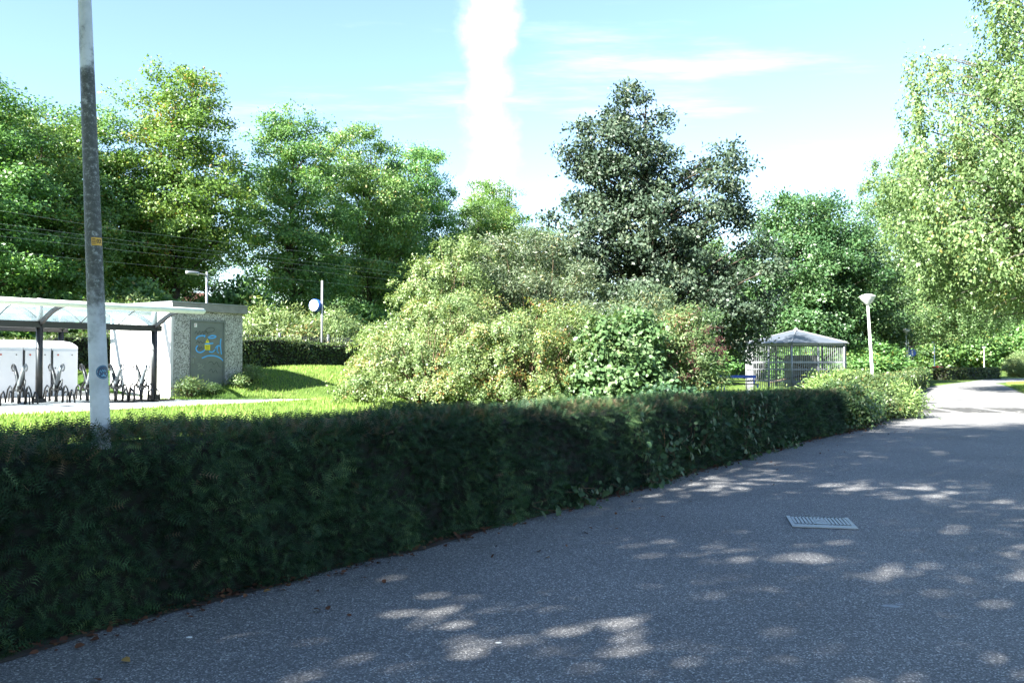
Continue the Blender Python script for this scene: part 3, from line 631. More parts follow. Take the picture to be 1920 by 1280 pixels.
# ------------------------------------------------------------------ hedges
def hedge(name, pts, width, h0, h1, dens, tmpl, size, mat, label, seed, wob=.075, z0=None, brown=0.0, back=.4, group=None, core=hedgecore):
    """pts: front foot line (left side of it is the hedge); sprays spread over front, top, back and ends"""
    g = np.random.default_rng(seed)
    P2 = np.array(pts, float); seg = np.linalg.norm(np.diff(P2, axis=0), axis=1); cum = np.concatenate([[0], np.cumsum(seg)]); L = cum[-1]
    def along(s):
        i = np.clip(np.searchsorted(cum, s, side='right')-1, 0, len(seg)-1); k = ((s-cum[i])/seg[i])[:, None]
        d = (P2[i+1]-P2[i])/seg[i][:, None]; return P2[i]*(1-k)+P2[i+1]*k, d
    hav = (h0+h1)/2; area = L*(hav+width+hav*back)+2*width*hav; N = int(area*dens)
    e = empty(name, (float(P2[0, 0]), float(P2[0, 1]), 0), 0, label, 'hedge', group)
    org = np.array([P2[0, 0], P2[0, 1], 0])
    def zfoot(p): return ground_z(p[:, 0], p[:, 1]) if z0 is None else np.full(len(p), z0)
    # distribute over the cross-section perimeter
    pf, pt, pb = hav, width, hav*back; c = g.uniform(0, pf+pt+pb, N); s = g.uniform(0, L, N)
    a = np.where(c < pf, 0, np.where(c < pf+pt, c-pf, width)); b = np.where(c < pf, c/hav, np.where(c < pf+pt, 1.0, 1-(c-pf-pt)/hav*1.0))
    na = np.where(c < pf, -1.0, np.where(c < pf+pt, 0, 1.0)); nb = np.where((c >= pf) & (c < pf+pt), 1.0, 0.0)
    ends = g.uniform(size=N) < 2*width*hav/area
    s = np.where(ends, np.where(g.uniform(size=N) < .5, 0, L), s); a = np.where(ends, g.uniform(0, width, N), a); b = np.where(ends, g.uniform(0, 1, N), b)
    h = h0+(h1-h0)*s/L
    p, d = along(s); nn = np.stack([-d[:, 1], d[:, 0]], 1)
    # round the shoulders
    ed = np.minimum(a, width-a); top = b > .9
    b = b-np.where(nb > 0, .05*np.clip(1-ed/.16, 0, 1)**2, 0)
    a = a+np.where((nb == 0) & top, np.where(na < 0, 1, -1)*.06*((b-.9)/.1)**2, 0)
    lump = .5*np.sin(s*2.1+b*3.1)+.35*np.sin(s*5.3+a*4+b*6.)+.3*np.sin(s*9.7-b*8)+.25*g.normal(size=N)
    a = a+na*lump*wob; zz = zfoot(p)+np.clip(b, 0.02, 2)*h+nb*lump*wob*.7
    sgn = np.where(s <= 0, -1., 1.)
    pos = np.concatenate([p+nn*a[:, None]+d*np.where(ends, sgn*.02, 0)[:, None], zz[:, None]], 1)
    on = np.concatenate([nn*na[:, None], nb[:, None]], 1); on = np.where(ends[:, None], np.concatenate([d*sgn[:, None], np.zeros((N, 1))], 1), on)
    dx = on*.55+rdir(N, g)*.75+np.array([0, 0, -.05]); nz = on*.9+rdir(N, g)*.6
    nz[:, 2] += .3
    rn = np.clip(g.beta(1.5, 2.2, N)*.95+.11*np.sin(s*1.7+b*4)+.09*np.sin(s*7+a*6)+.16*(lump-.1), 0, .93)  # random tone, plus hollow shade put into colour: recessed sprays darker
    shoulder = (nb > 0)*np.clip(1-np.abs(a-.12)/.35, .15, 1)
    rn = np.clip(rn+.16*(nb > 0), 0, .94); isb = g.uniform(size=N) < brown*shoulder+.004*(brown > 0); rn[isb] = g.uniform(.96, 1, isb.sum())  # top sprays painted lighter for skylight; brown ones are dry
    pos -= on*.03
    V, F, r = scatter(tmpl, pos-org, dx, nz, size*g.uniform(.6, 1.3, N), rn)
    tag(mobj('foliage', np_mesh(name+'_foliage', V, F, mat, r), e), kind='stuff')
    if brown > 0:   # bare clipped twigs standing out of the top and the shoulder
        M = int(L*110); s = g.uniform(0, L, M); p, d = along(s); nn = np.stack([-d[:, 1], d[:, 0]], 1); a = np.abs(g.normal(size=M))*.28*width-.03
        q = p+nn*a[:, None]; zt = zfoot(q)+(h0+(h1-h0)*s/L)-.05-g.uniform(0, .05, M)-np.where(a < .03, g.uniform(0, .5, M)**2, 0)
        D = rdir(M, g)*.7; D[:, 2] = .55; D[:, :2] -= nn*.35
        V, F, r = scatter((np.array([[0, .018, 0], [0, -.018, 0], [1, 0, .04]], float), np.array([[0, 1, 2]])), np.concatenate([q, zt[:, None]], 1)-org, D, rdir(M, g), g.uniform(.04, .12, M), g.uniform(.95, 1, M))
        tag(mobj('twigs', np_mesh(name+'_twigs', V, F, mat, r), e), kind='stuff')
    # solid near-black core, shade between the sprays put into its colour
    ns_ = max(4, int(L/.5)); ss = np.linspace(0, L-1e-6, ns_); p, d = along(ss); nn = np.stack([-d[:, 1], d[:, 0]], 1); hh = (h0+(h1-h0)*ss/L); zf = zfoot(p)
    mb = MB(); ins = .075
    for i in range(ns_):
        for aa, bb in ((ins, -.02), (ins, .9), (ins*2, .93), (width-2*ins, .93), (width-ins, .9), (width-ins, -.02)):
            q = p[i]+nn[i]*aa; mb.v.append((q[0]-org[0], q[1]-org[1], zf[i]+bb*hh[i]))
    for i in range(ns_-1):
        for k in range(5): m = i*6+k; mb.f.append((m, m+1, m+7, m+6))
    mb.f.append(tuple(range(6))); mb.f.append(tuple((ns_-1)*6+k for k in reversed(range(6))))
    mb.build('dark_core', core, e); return e, along, L
def sub_line(a, b):
    pts = [p for p in smooth_poly(EDGE_L, 6) if a <= p.y <= b]; return [(p.x, p.y) for p in pts]
near = sub_line(.9, 9.2); far = [near[-1]]+sub_line(9.3, 20.4)
H_near = hedge('yew_hedge', near, .95, 1.17, 1.10, 1800, YEW, .092, L_yew, 'dark clipped yew hedge in the shade, its near stretch round the pole', 1, brown=.42, back=.12, group='clipped yew hedge')
H_far = hedge('yew_hedge', far, .95, 1.10, .92, 1100, YEW, .105, L_yew, 'dark clipped yew hedge, its farther stretch up to the sunlit shrubs', 2, brown=.42, back=.12, group='clipped yew hedge')
hedge('clipped_hedge', [tuple(W(-8, 24.6)[:2]), tuple(W(40, 24.6)[:2])], 1.0, 1.30, 1.22, 260, LEAF, .11, L_hedge, 'trimmed green hedge along the railway behind the lawn', 3, back=.1)
hedge('clipped_hedge', [(12.6, 29.2), (14.5, 33), (19.5, 43), (24.2, 52)], 1.1, 1.05, 1.0, 260, LEAF, .11, L_hedge, 'hedge along the path beyond the nearest lamp post', 4, back=.3, wob=.1)
hedge('clipped_hedge', [(25, 53.5), (29, 62), (34.2, 73)], 1.2, 1.1, 1.0, 140, LEAF, .15, L_hedge, 'hedge along the path by the second lamp post', 5, back=.3, wob=.1)
hedge('clipped_hedge', [(37.2, 75.8), (46.0, 83.6)], 1.3, .95, .95, 160, LEAF, .15, L_hedge, 'low reddish brown hedge across the far bend of the path', 6, back=.3, wob=.1, brown=.3)
hedge('clipped_hedge', [(16.5, 72), (32.5, 84)], 1.6, 2.2, 2.0, 60, LEAF, .22, L_mid, 'tall dark hedge behind the second lamp post', 8, back=.2, wob=.12)

# creeping vines on the hedge and along its foot
def vine(seed, s0, s1, n, label, lo=.0, hi=1.0, along=None, L=1, out_=.05, size=.085, h=1.0, loc_on=None):
    g = np.random.default_rng(seed); nst = 7; P = []; mb = MB()
    o = None
    for k in range(nst):
        s = g.uniform(s0, s1); z = lo; pts = []
        for j in range(9):
            p, d = along(np.array([s])); nn = np.array([-d[0, 1], d[0, 0]])
            zz = max(.03, (z+(hi-lo)*j/8*g.uniform(.7, 1.1))*h); q = p[0]-nn*(out_+.03*g.uniform(-1, 1)+(.06 if zz < .12 else 0)); pts.append(Vector((q[0], q[1], zz))); s += g.normal()*.12
            s = min(max(s, .02), L-.02)
        if o is None: o = Vector((pts[0].x, pts[0].y, 0))
        mb.tube([p-o for p in pts], .004, 4, cap=False)
        for p in pts:
            for _ in range(max(1, n//(nst*9))): P.append(np.array(p-o)+g.normal(size=3)*np.array([.07, .07, .06]))
    P = np.array(P); P[:, 2] = np.maximum(P[:, 2], .03); N = len(P)
    p, d = along(np.array([(s0+s1)/2])); on = np.array([d[0, 1], -d[0, 0], .35])
    V, F, r = scatter(BROAD, P, rdir(N, g)+np.array([0, 0, -.6]), on+rdir(N, g)*.55, size*g.uniform(.6, 1.25, N), g.beta(2, 2, N))
    e = empty('climbing_vine', o, 0, label, 'vine', 'vines on the yew hedge')
    tag(mb.build('stems', twigm, e), kind='stuff'); mobj('foliage', np_mesh('vine_leaves', V, F, L_ivy, r), e)
af, Lf = H_far[1], H_far[2]
vine(1, .9, 3.4, 150, 'low ivy creeping along the foot of the hedge, nearest patch', 0, .22, af, Lf)
vine(2, 3.2, 4.8, 200, 'ivy climbing the hedge face, left hand patch', 0, .75, af, Lf)
vine(3, 4.6, 6.0, 150, 'lighter vine leaves high on the hedge, middle patch', .35, 1.05, af, Lf, size=.1)
vine(4, 5.8, 7.2, 190, 'vine hanging full height on the hedge right of the middle', 0, 1.0, af, Lf, size=.1)
vine(5, 7.4, 8.6, 120, 'vine high on the hedge where it nears the sunlit shrubs', .5, 1.05, af, Lf, size=.1)
vine(6, 8.2, 10.2, 140, 'green weeds at the hedge foot near its sunny end', 0, .2, af, Lf, size=.1)

# lawn blades where the lawn shows above the hedge
g = np.random.default_rng(21); N = 150000
t = g.uniform(-6, 34, N); q = g.uniform(9.5, 24.4, N); x = -2.77+.565*t-.825*q; y = 4.8+.825*t+.565*q
keep = ~((t < 13.6) & (q > 14.4)) & ~((t < 16.6-(q-15)*1.2) & (q > 14.5) & (q < 18.8)) & (np.abs(x) < .62*y+1); x, y = x[keep], y[keep]; N = len(x)
P = np.stack([x, y, ground_z(x, y)-.005], 1); D = rdir(N, g)*.5; D[:, 2] = 1
tuft = .5+.5*np.sin(x*1.3)*np.sin(y*.9)
V, F, r = scatter(BLADE, P, D, rdir(N, g), g.uniform(.06, .13, N)*(.8+.5*tuft), np.clip(g.beta(2, 2, N)+.2*(tuft-.5), 0, 1))
tag(mobj('grass', np_mesh('grass', V, F, L_grass, r)), 'short bright green lawn grass behind the hedge', 'grass', kind='stuff')
g = np.random.default_rng(22); N = 40000
y = g.uniform(44, 76, N); x = np.interp(y, [43, 60.5, 66.5, 76], [25.2, 33.9, 37.0, 47])+g.uniform(0, 1, N)**1.5*14
P = np.stack([x, y, np.zeros(N)], 1); D = rdir(N, g)*.5; D[:, 2] = 1
V, F, r = scatter(BLADE, P, D, rdir(N, g), g.uniform(.08, .16, N), g.beta(2, 2, N))
tag(mobj('grass', np_mesh('grass_right', V, F, L_grass, r)), 'lawn on the right of the far path', 'grass', kind='stuff')
# fallen leaves along the foot of the hedge
g = np.random.default_rng(23); N = 3600; i = g.integers(0, int(len(el)*.42), N); s = g.uniform(size=N)
A = np.array([(p.x, p.y) for p in el]); dd = np.diff(A, axis=0); p = A[i]+dd[i]*s[:, None]; n2 = np.stack([dd[i][:, 1], -dd[i][:, 0]], 1); n2 /= np.linalg.norm(n2, axis=1)[:, None]
off = -.10+np.abs(g.normal(size=N))*.13+(g.uniform(size=N) > .97)*g.uniform(0, 1.2, N)
P = np.concatenate([p+n2*off[:, None], .022+g.uniform(0, .02, (N, 1))], 1); D = rdir(N, g); D[:, 2] *= .3; NZ = rdir(N, g)*.45; NZ[:, 2] += 1
V, F, r = scatter(BROAD, P, D, NZ, g.uniform(.02, .062, N), g.beta(1.6, 2.4, N))
tag(mobj('leaf_litter', np_mesh('leaf_litter', V, F, L_litter, r)), 'brown fallen leaves along the foot of the hedge', 'litter', kind='stuff')
#@@OBJECTS
# ------------------------------------------------------------------ concrete shed
ST, SQ = 14.1, 18.8
p0 = W(ST, SQ); SB = .45
shed = empty('concrete_shed', (p0.x, p0.y, SB), UROT, 'small concrete shed with a graffitied grey metal door', 'shed')
SH_H = 2.72; FW = 2.55; FD = 3.25
MB().box((FW/2, FD/2+.04, SH_H/2), (FW-.1, FD-.1, SH_H-.02)).build('core', conc, shed)
dx0, dx1, dzb, dzt = .56, 1.84, .32, 2.46
# pebble-dash front: panel left of the door, right of it, and the lintel
MB().box((dx0/2-.005, .04, SH_H/2), (dx0, .1, SH_H)).build('front_panel', washed, shed)
MB().box(((dx1+FW)/2+.005, .04, SH_H/2), (FW-dx1, .1, SH_H)).build('front_panel', washed, shed)
MB().box(((dx0+dx1)/2, .042, (dzt+SH_H)/2), (dx1-dx0-.01, .1, SH_H-dzt)).build('lintel', washed, shed)
MB().box((FW+.02, FD/2+.05, SH_H/2), (.1, FD-.05, SH_H)).build('side_panel', washed, shed)
for k in range(3):   # pale panels of the sunny side
    a = .0+k*FD/3
    o = MB().box((-.055, a+FD/6+.0, SH_H/2-.02), (.1, FD/3-.025, SH_H-.05)).build('wall_panel', whitewall, shed, bevel=.006)
    for z in (1.15, 1.62):
        MB().box((-.108, a+FD/3-.03, z), (.012, .02, .14)).build('bracket', simple('rust', (.12, .06, .03), .9) if 'rust' not in MATS else MATS['rust'], o)
rf = MB().box((FW/2-.01, FD/2, SH_H+.12), (FW+.26, FD+.22, .25)).build('roof', conc, shed, bevel=.012)
MB().box((FW/2-.01, FD/2, SH_H+.262), (FW+.30, FD+.26, .03)).build('roof_edge', galv, rf)
fr = MB()
fr.box((dx0+.03, .0, (dzb+dzt)/2), (.06, .09, dzt-dzb)); fr.box((dx1-.03, .0, (dzb+dzt)/2), (.06, .09, dzt-dzb)); fr.box(((dx0+dx1)/2, 0, dzt-.03), (dx1-dx0-.122, .09, .06))
door = MB().box(((dx0+dx1)/2, .005, (dzb+dzt)/2-.03), (dx1-dx0-.126, .05, dzt-dzb-.065)).build('door', doorm, shed, bevel=.004)
fr.build('door_frame', doorm, shed)
def dpt(px, py): return dx0+(px-835)/335*(dx1-dx0), dzb+(940-py)/645*(dzt-dzb)
DY = -.0225
MB().box((*[dpt(860, 665)[0], DY-.006], dpt(860, 665)[1]), (.035, .012, .26)).build('lock_plate', galv, door)
MB().tube([(dpt(860, 650)[0], DY-.012, dpt(860, 650)[1]), (dpt(860, 650)[0], DY-.05, dpt(860, 650)[1]), (dpt(890, 648)[0], DY-.05, dpt(860, 650)[1])], .011, 8).build('handle', galv, door)
MB().box((dpt(878, 647)[0], DY-.005, dpt(878, 647)[1]), (.07, .01, .075)).build('lock_box', galv, door)
ws = MB().box((dpt(999, 552)[0], DY-.002, dpt(999, 552)[1]), (.20, .004, .165)).build('warning_sign', yellow, door)
lines = MB()
for k, wd in ((0, .15), (1, .11), (2, .14)): lines.ribbon([(dpt(999, 0)[0]-wd/2, dpt(0, 540+k*12)[1]), (dpt(999, 0)[0]+wd/2, dpt(0, 540+k*12)[1])], .013, DY-.0058)
tag(lines.build('lettering', blackg, ws), kind='stuff')
tx, tz = dpt(998, 510)
tri = MB().slab([(tx-.075, tz), (tx+.075, tz), (tx, tz+.13)], DY-.001, DY-.005).build('warning_triangle', yellow, door)
MB().slab([(tx-.012, tz+.065), (tx+.022, tz+.06), (tx+.002, tz+.052), (tx+.012, tz+.022), (tx-.020, tz+.056), (tx-.002, tz+.06), (tx+.004, tz+.092)], DY-.0052, DY-.0065).build('lightning_bolt', blackg, tri)
sx, sz = dpt(883, 346)
stk = MB().box((sx, DY-.002, sz), (.10, .004, .12)).build('sticker', whitem, door)
MB().ribbon([(sx-.02, sz+.035), (sx-.02, sz-.035)], .02, DY-.0055).ribbon([(sx+.0, sz+.03), (sx+.03, sz+.03)], .02, DY-.0055).build('sticker_mark', redm, stk)
def strokes(name, mat, sets, w, parent, y):
    for s_ in sets:
        v2 = [Vector(dpt(*a)) for a in s_]
        if len(v2) > 2: v2 = smooth_poly(v2, 5)
        MB().ribbon([(a.x, a.y) for a in v2], w, y).build(name, mat, parent)
strokes('graffiti_stroke', blueg, [
    [(888, 478), (902, 458), (928, 446), (972, 442), (966, 456)], [(1002, 462), (1040, 440), (1082, 446), (1058, 462), (1012, 466)],
    [(905, 538), (890, 560), (896, 588), (928, 602), (962, 588), (975, 572)], [(972, 522), (1010, 518), (1056, 512)],
    [(1015, 592), (1048, 597), (1075, 572)], [(1132, 466), (1126, 530), (1138, 618)], [(1076, 560), (1100, 536), (1130, 540)], [(1100, 545), (1092, 585), (1110, 606)],
    [(945, 656), (1000, 634), (1062, 632), (1120, 650), (1166, 690)]], .042, door, DY-.0040)
strokes('marker_scribble', blackg, [
    [(876, 428), (892, 402), (902, 432), (922, 400), (930, 432), (952, 404), (962, 436), (985, 398), (1000, 430)],
    [(962, 410), (1000, 372), (1045, 364), (1066, 380), (1050, 402), (1000, 412), (984, 400)],
    [(892, 515), (905, 492), (918, 516), (930, 494), (950, 514), (972, 492)], [(900, 560), (915, 545), (922, 572), (940, 548), (948, 572)],
    [(1008, 700), (1040, 688), (1065, 715), (1090, 692), (1110, 730), (1130, 738)], [(1015, 780), (1040, 760), (1055, 795), (1080, 770), (1098, 800)],
    [(1072, 600), (1085, 575), (1098, 602)]], .013, door, DY-.0052)
strokes('marker_scribble', paleg, [[(902, 712), (922, 706), (912, 735), (940, 712), (948, 740), (968, 715)], [(905, 765), (935, 748), (975, 768)]], .013, door, DY-.0060)
g_w = shrub('weed', 31, [(0, 0, .24, .36, .26, .26)], 22, 6, 14, SLIM, .10, L_bushy, W(14.35, 18.35, .5), 'pale weeds at the near corner of the shed', .2, .09, 'weeds round the shed', mind=.12)
for i, (t, q, s, lab) in enumerate([(15.2, 18.4, .6, 'weeds growing before the shed door'), (16.2, 18.4, .75, 'weeds at the right end of the shed door'), (17.0, 18.8, 1.0, 'larger green weed clump right of the shed')]):
    p = W(t, q); shrub('weed', 31, [], 0, 0, 0, SLIM, .1, L_bushy, (p.x, p.y, gz(p.x, p.y)-.02), lab, group='weeds round the shed', rz=i+1, meshes=g_w, s=s)

# ------------------------------------------------------------------ cycle shelters
def rib_curve(sgn, n=9):
    """from the beam (y 0) outwards and up to the gutter"""
    return [(sgn*1.2*k, 2.12+.42*math.sin(k*math.pi/2)) for k in [i/(n-1) for i in range(n)]]
def make_shelter():
    e = empty('cycle_shelter')
    XS = (-3.3, 0, 3.3); x0, x1 = -4.2, 4.1
    for x in XS:
        MB().tube([(x, 0, -.3), (x, 0, 2.1)], .085, 14).build('post', blackm, e, True)
        MB().box((x, 0, .09), (.26, .26, .18)).build('post_foot', blackm, e, bevel=.01)
        MB().tube([(x, 0, 2.1), (x, 0, 2.76)], .075, 14).build('mast', greym, e, True)
    MB().box(((x0+3.3)/2+.05, 0, 2.08), (3.3-x0+.3, .16, .17)).build('beam', blackm, e, bevel=.01)
    for sgn in (-1, 1):
        pr = rib_curve(sgn)
        MB().tube([(x0, sgn*1.22, 2.57), (x1-.06, sgn*1.22, 2.57), (x1, sgn*1.22, 2.57)], [.085, .085, .05], 14).build('gutter', gutterm, e, True)
        for x in XS: # main ribs, flat steel
            mb = MB(); poly = [(y, z+.04) for y, z in pr]+[(y, z-.10*(1-.5*i/8)) for i, (y, z) in reversed(list(enumerate(pr)))]
            b = len(mb.v); n = len(poly)
            for xx in (x-.035, x+.035): mb.v += [(xx, y, z) for y, z in poly]
            for i in range(n): j = (i+1) % n; mb.f.append((i, j, n+j, n+i))
            m = len(pr)
            for i in range(m-1):
                q_ = (i, i+1, n-2-i, n-1-i); mb.f.append(q_); mb.f.append(tuple(n+k for k in reversed(q_)))
            mb.build('rib', blackm, e)
        xs = [x0+.05, -3.3, -2.2, -1.1, 0, 1.1, 2.2, 3.3]
        for x in xs:
            if x not in XS: MB().tube([(x, y, z+.045) for y, z in pr], .013, 5).build('glazing_bar', blackm, e, True)
        for i in range(len(xs)-1):
            mb = MB(); a, c = xs[i]+.018, xs[i+1]-.018
            for dz in (.05, .058):
                for y, z in pr: mb.v += [(a, y, z+dz), (c, y, z+dz)]
            m = len(pr)
            for s_ in (0, 1):
                for k in range(m-1): q_ = (s_*2*m+2*k, s_*2*m+2*k+1, s_*2*m+2*k+3, s_*2*m+2*k+2); mb.f.append(q_ if s_ else q_[::-1])
            mb.build('roof_pane', glaze, e, True)
    return e
s1 = make_shelter()
s2 = copy_tree(s1)
p = W(9.6, 18.0); place(s1, (p.x, p.y, .48), UROT, 1, 'black steel cycle shelter with curved glass roof and pale gutter', 'shelter', 'cycle shelters')
p = W(9.7, 23.2); place(s2, (p.x, p.y, .55), UROT, 1, 'second cycle shelter, mostly hidden behind the white lockers', 'shelter', 'cycle shelters')
# racks: a base with two tall hooked arms and low wheel loops either side
def arc(c, r, a0, a1, n=10, ax='yz'):
    return [(c[0], c[1]+r*math.cos(a0+(a1-a0)*i/n), c[2]+r*math.sin(a0+(a1-a0)*i/n)) for i in range(n+1)]
def make_rack():
    e = empty('bicycle_rack')
    MB().box((0, 0, .03), (.12, 1.5, .06)).build('base_rail', blackm, e)
    MB().tube([(0, 0, .05), (0, 0, .42)], .045, 8).build('column', blackm, e, True)
    MB().box((0, 0, .40), (.10, .34, .05)).build('crossbar', blackm, e)
    for s in (-1, 1):
        MB().tube([(0, -s*.06, .38), (0, s*.02, .55), (0, s*.12, .78), (0, s*.25, 1.02)], [.058, .054, .048, .035], 8).build('arm', blackm if s > 0 else greym, e, True)
        MB().tube([(0, s*.25, 1.02)]+[(0, s*(.30+.085*math.cos(a)), .97+.085*math.sin(a)) for a in [math.pi*.6-i*math.pi*1.75/12 for i in range(13)]], .019, 6).build('hook', blackm if s > 0 else greym, e, True)
        for x in (-.10, .10):
            MB().tube([(x, s*.16, .05), (x*.8, s*.20, .30), (x*.6, s*.27, .46), (x*.6, s*.34, .5), (x*.7, s*.42, .42), (x, s*.5, .05)], .021, 6).build('wheel_loop', blackm, e, True)
            MB().tube([(x, s*.46, .05), (x, s*.54, .30), (x*.8, s*.62, .36), (x, s*.70, .28), (x, s*.72, .05)], .021, 6).build('wheel_loop', blackm, e, True)
        MB().tube([(0, s*.05, .42), (.05, s*.11, .62), (.05, s*.2, .66), (0, s*.24, .42)], .02, 6).build('frame_loop', blackm, e, True)
    return e
rk = make_rack(); RG = 'racks under the cycle shelter'
for i, (t, lab) in enumerate([(9.1, 'leftmost hooked bicycle rack, left of the first shelter post'), (10.05, 'bicycle rack just right of the first shelter post'), (10.9, 'bicycle rack beside the end of the white lockers'), (11.72, 'bicycle rack just right of the leaning pole'), (12.5, 'rightmost bicycle rack, against the end post of the shelter'), (8.2, 'bicycle rack at the left edge of the picture')]):
    o = rk if i == 0 else copy_tree(rk); p = W(t, 18.0); place(o, (p.x, p.y, .48), UROT, 1, lab, 'bicycle rack', RG)
o = MB().box((0, 0, .05), (8.4, .05, .05)).build('rack_rail', blackm); p = W(9.0, 17.45); o.location = (p.x, p.y, .47); o.rotation_euler = (0, 0, UROT); tag(o, 'long black rail on the ground joining the racks', 'rail')
# ------------------------------------------------------------------ cycle lockers
def make_locker():
    e = empty('bicycle_locker'); w = .80
    prof = [(0, .0), (0, 1.44), (.06, 1.50), (.35, 1.60), (.9, 1.66), (1.6, 1.60), (1.75, 1.45), (1.75, 0)]
    mb = MB(); n = len(prof)
    for x in (.012, w-.012): mb.v += [(x, y, z+.10) for y, z in prof]
    mb.f.append(tuple(range(n))); mb.f.append(tuple(n+k for k in reversed(range(n))))
    for i in range(n): j = (i+1) % n; mb.f.append((j, i, n+i, n+j))
    mb.build('shell', lockerm, e)
    MB().box((w/2, .1+.7, .05), (w-.08, 1.4, .12)).build('plinth', blackm, e)
    d = MB().box((w/2, -.012, .80), (w-.09, .03, 1.30)).build('door', lockerm, e, bevel=.006)
    MB().box((.022, -.006, .80), (.028, .03, 1.32)).build('door_gap', blackm, e)
    for x, z, m in ((.18, 1.33, redm), (.60, 1.33, blackm), (.10, .95, blackm)):
        MB().tube([(x, -.026, z), (x, -.036, z)], .026 if m is redm else .018, 10).build('lock', m, d)
    return e
lk = make_locker(); LG = 'white lockers under the shelter'
for i, (t, lab) in enumerate([(11.25, 'rightmost white bicycle locker, next to the leaning pole'), (10.45, 'second white bicycle locker from the right, behind the first shelter post'), (9.65, 'third white bicycle locker from the right, at the left edge'), (8.85, 'white bicycle locker cut off by the left edge')]):
    o = lk if i == 0 else copy_tree(lk); p = W(t, 20.5); place(o, (p.x, p.y, .47), UROT, 1, lab, 'locker', LG)

# ------------------------------------------------------------------ leaning pole
pl = empty('lamp_pole', (-2.545, 5.62, 0), 0, 'tall leaning grey pole spotted with black lichen, standing in the hedge', 'pole')
pl.rotation_euler = (0, R(-2.75), 0)
def prad(z): return .066-.0066*z
MB().tube([(0, 0, -.1)]+[(0, 0, .5*k) for k in range(0, 17)], [prad(0)]+[prad(.5*k) for k in range(0, 17)], 28).build('pole_shaft', polem, pl, True)
def patch(a0, a1, z0, z1, off, mat, name, parent, na=8, nz=1):
    mb = MB()
    for j in range(nz+1):
        z = z0+(z1-z0)*j/nz
        for i in range(na+1):
            a = a0+(a1-a0)*i/na; r = prad(z)+off; mb.v.append((r*math.sin(a), -r*math.cos(a), z))
    for j in range(nz):
        for i in range(na): b = j*(na+1)+i; mb.f.append((b, b+1, b+na+2, b+na+1))
    return mb.build(name, mat, parent, True)
def onpole(a, z, off): r = prad(z)+off; return (r*math.sin(a), -r*math.cos(a), z)
VA = math.atan2(2.6, 5.62)   # direction from the pole to the camera, about its axis
tagp = patch(VA-.25, VA+1.15, 2.335, 2.385, .0015, orange, 'number_plate', pl)
patch(VA-.25, VA+1.15, 2.3335, 2.3865, .0008, blackg, 'plate_rim', tagp)
text('02', .034, blackg, tagp, onpole(VA+.62, 2.36, .0028), (R(90), 0, VA+.62))
for k in range(4): 
    a = VA+.02; MB().box(onpole(a, 2.346+k*.0095, .002), (.020, .002, .0035), Matrix.Rotation(a, 3, 'Z')).build('small_print', blackg, tagp)
def disc(ca, cz, rr, off, mat, name, parent, n=28, squash=1):
    mb = MB(); mb.v.append(onpole(ca, cz, off))
    for ring in (.5, 1):
        for i in range(n):
            th = 2*math.pi*i/n; mb.v.append(onpole(ca+ring*rr*math.cos(th)/prad(cz), cz+ring*rr*math.sin(th)*squash, off))
    for i in range(n): j = (i+1) % n; mb.f.append((0, 1+i, 1+j)); mb.f.append((1+i, 1+n+i, 1+n+j, 1+j))
    return mb.build(name, mat, parent, True)
ca, cz = VA+.52, 1.535
st0 = disc(ca, cz, .044, .0010, dkblue, 'round_sticker', pl)
def ring(r0, r1, off, mat, name, n=28):
    mb = MB()
    for i in range(n):
        th = 2*math.pi*i/n
        for rr in (r0, r1): mb.v.append(onpole(ca+rr*math.cos(th)/prad(cz), cz+rr*math.sin(th), off))
    for i in range(n): j = (i+1) % n; mb.f.append((2*i, 2*i+1, 2*j+1, 2*j))
    return mb.build(name, mat, st0, True)
ring(.0385, .0405, .0014, ltblue, 'sticker_ring')
for pts_ in ([(-.024, -.006), (-.018, .012), (-.010, -.002), (-.006, .014), (.002, .004)], [(.0, -.008), (.006, .014), (.012, .002), (.018, .012), (.022, -.008)], [(-.026, -.012), (.0, -.016), (.026, -.012)], [(-.014, -.024), (.004, -.022), (.018, -.026)]):
    mb = MB()
    for x_, z_ in pts_:
        for dz in (-.003, .003): mb.v.append(onpole(ca+x_/prad(cz), cz+z_+dz, .0018))
    for i in range(len(pts_)-1): mb.f.append((2*i, 2*i+2, 2*i+3, 2*i+1))
    mb.build('sticker_mark', ltblue, st0)

# ------------------------------------------------------------------ station furniture beyond the railway hedge
p = W(27.2, 26.2); sg = empty('station_sign', (p.x, p.y, 1.1), 0, 'round white sign with a blue rim on a grey pole', 'sign')
MB().tube([(0, 0, 0), (0, 0, 4.35)], [.055, .05], 10).build('pole_shaft', greym, sg, True)
hd = MB(); ang = R(-26); ax = Vector((math.sin(ang), -math.cos(ang), 0)); cen = Vector((-.30, -.02, 3.17))
hd.tube([cen-ax*.16, cen+ax*.13], .29, 28); drum = hd.build('sign_drum', bluem, sg, True)
for s_ in (1,): MB().tube([cen+ax*.13, cen+ax*.145], .265, 28).build('sign_face', whitem, drum)
MB().tube([(0, 0, 3.17), cen], .03, 8).build('bracket', whitem, sg)
p = W(21.2, 26.8); pl2 = empty('platform_lamp', (p.x, p.y, 1.1), UROT, 'slim grey platform lamp with a flat head above the shed', 'lamp post')
MB().tube([(0, 0, 0), (0, 0, 4.3)], [.06, .045], 10).build('pole_shaft', galv, pl2, True)
MB().tube([(.12, 0, 4.16), (-.5, 0, 4.20)], .028, 8).build('arm', galv, pl2, True)
mb = MB(); 
for i in range(7):
    k = i/6; r = .13*math.sin(math.pi*(.12+.80*k)); 
    mb.v += [(-.4-.62*k, r*math.cos(a), 4.20+(.07*math.sin(a) if math.sin(a) > 0 else .09*math.sin(a))) for a in [2*math.pi*j/12 for j in range(12)]]
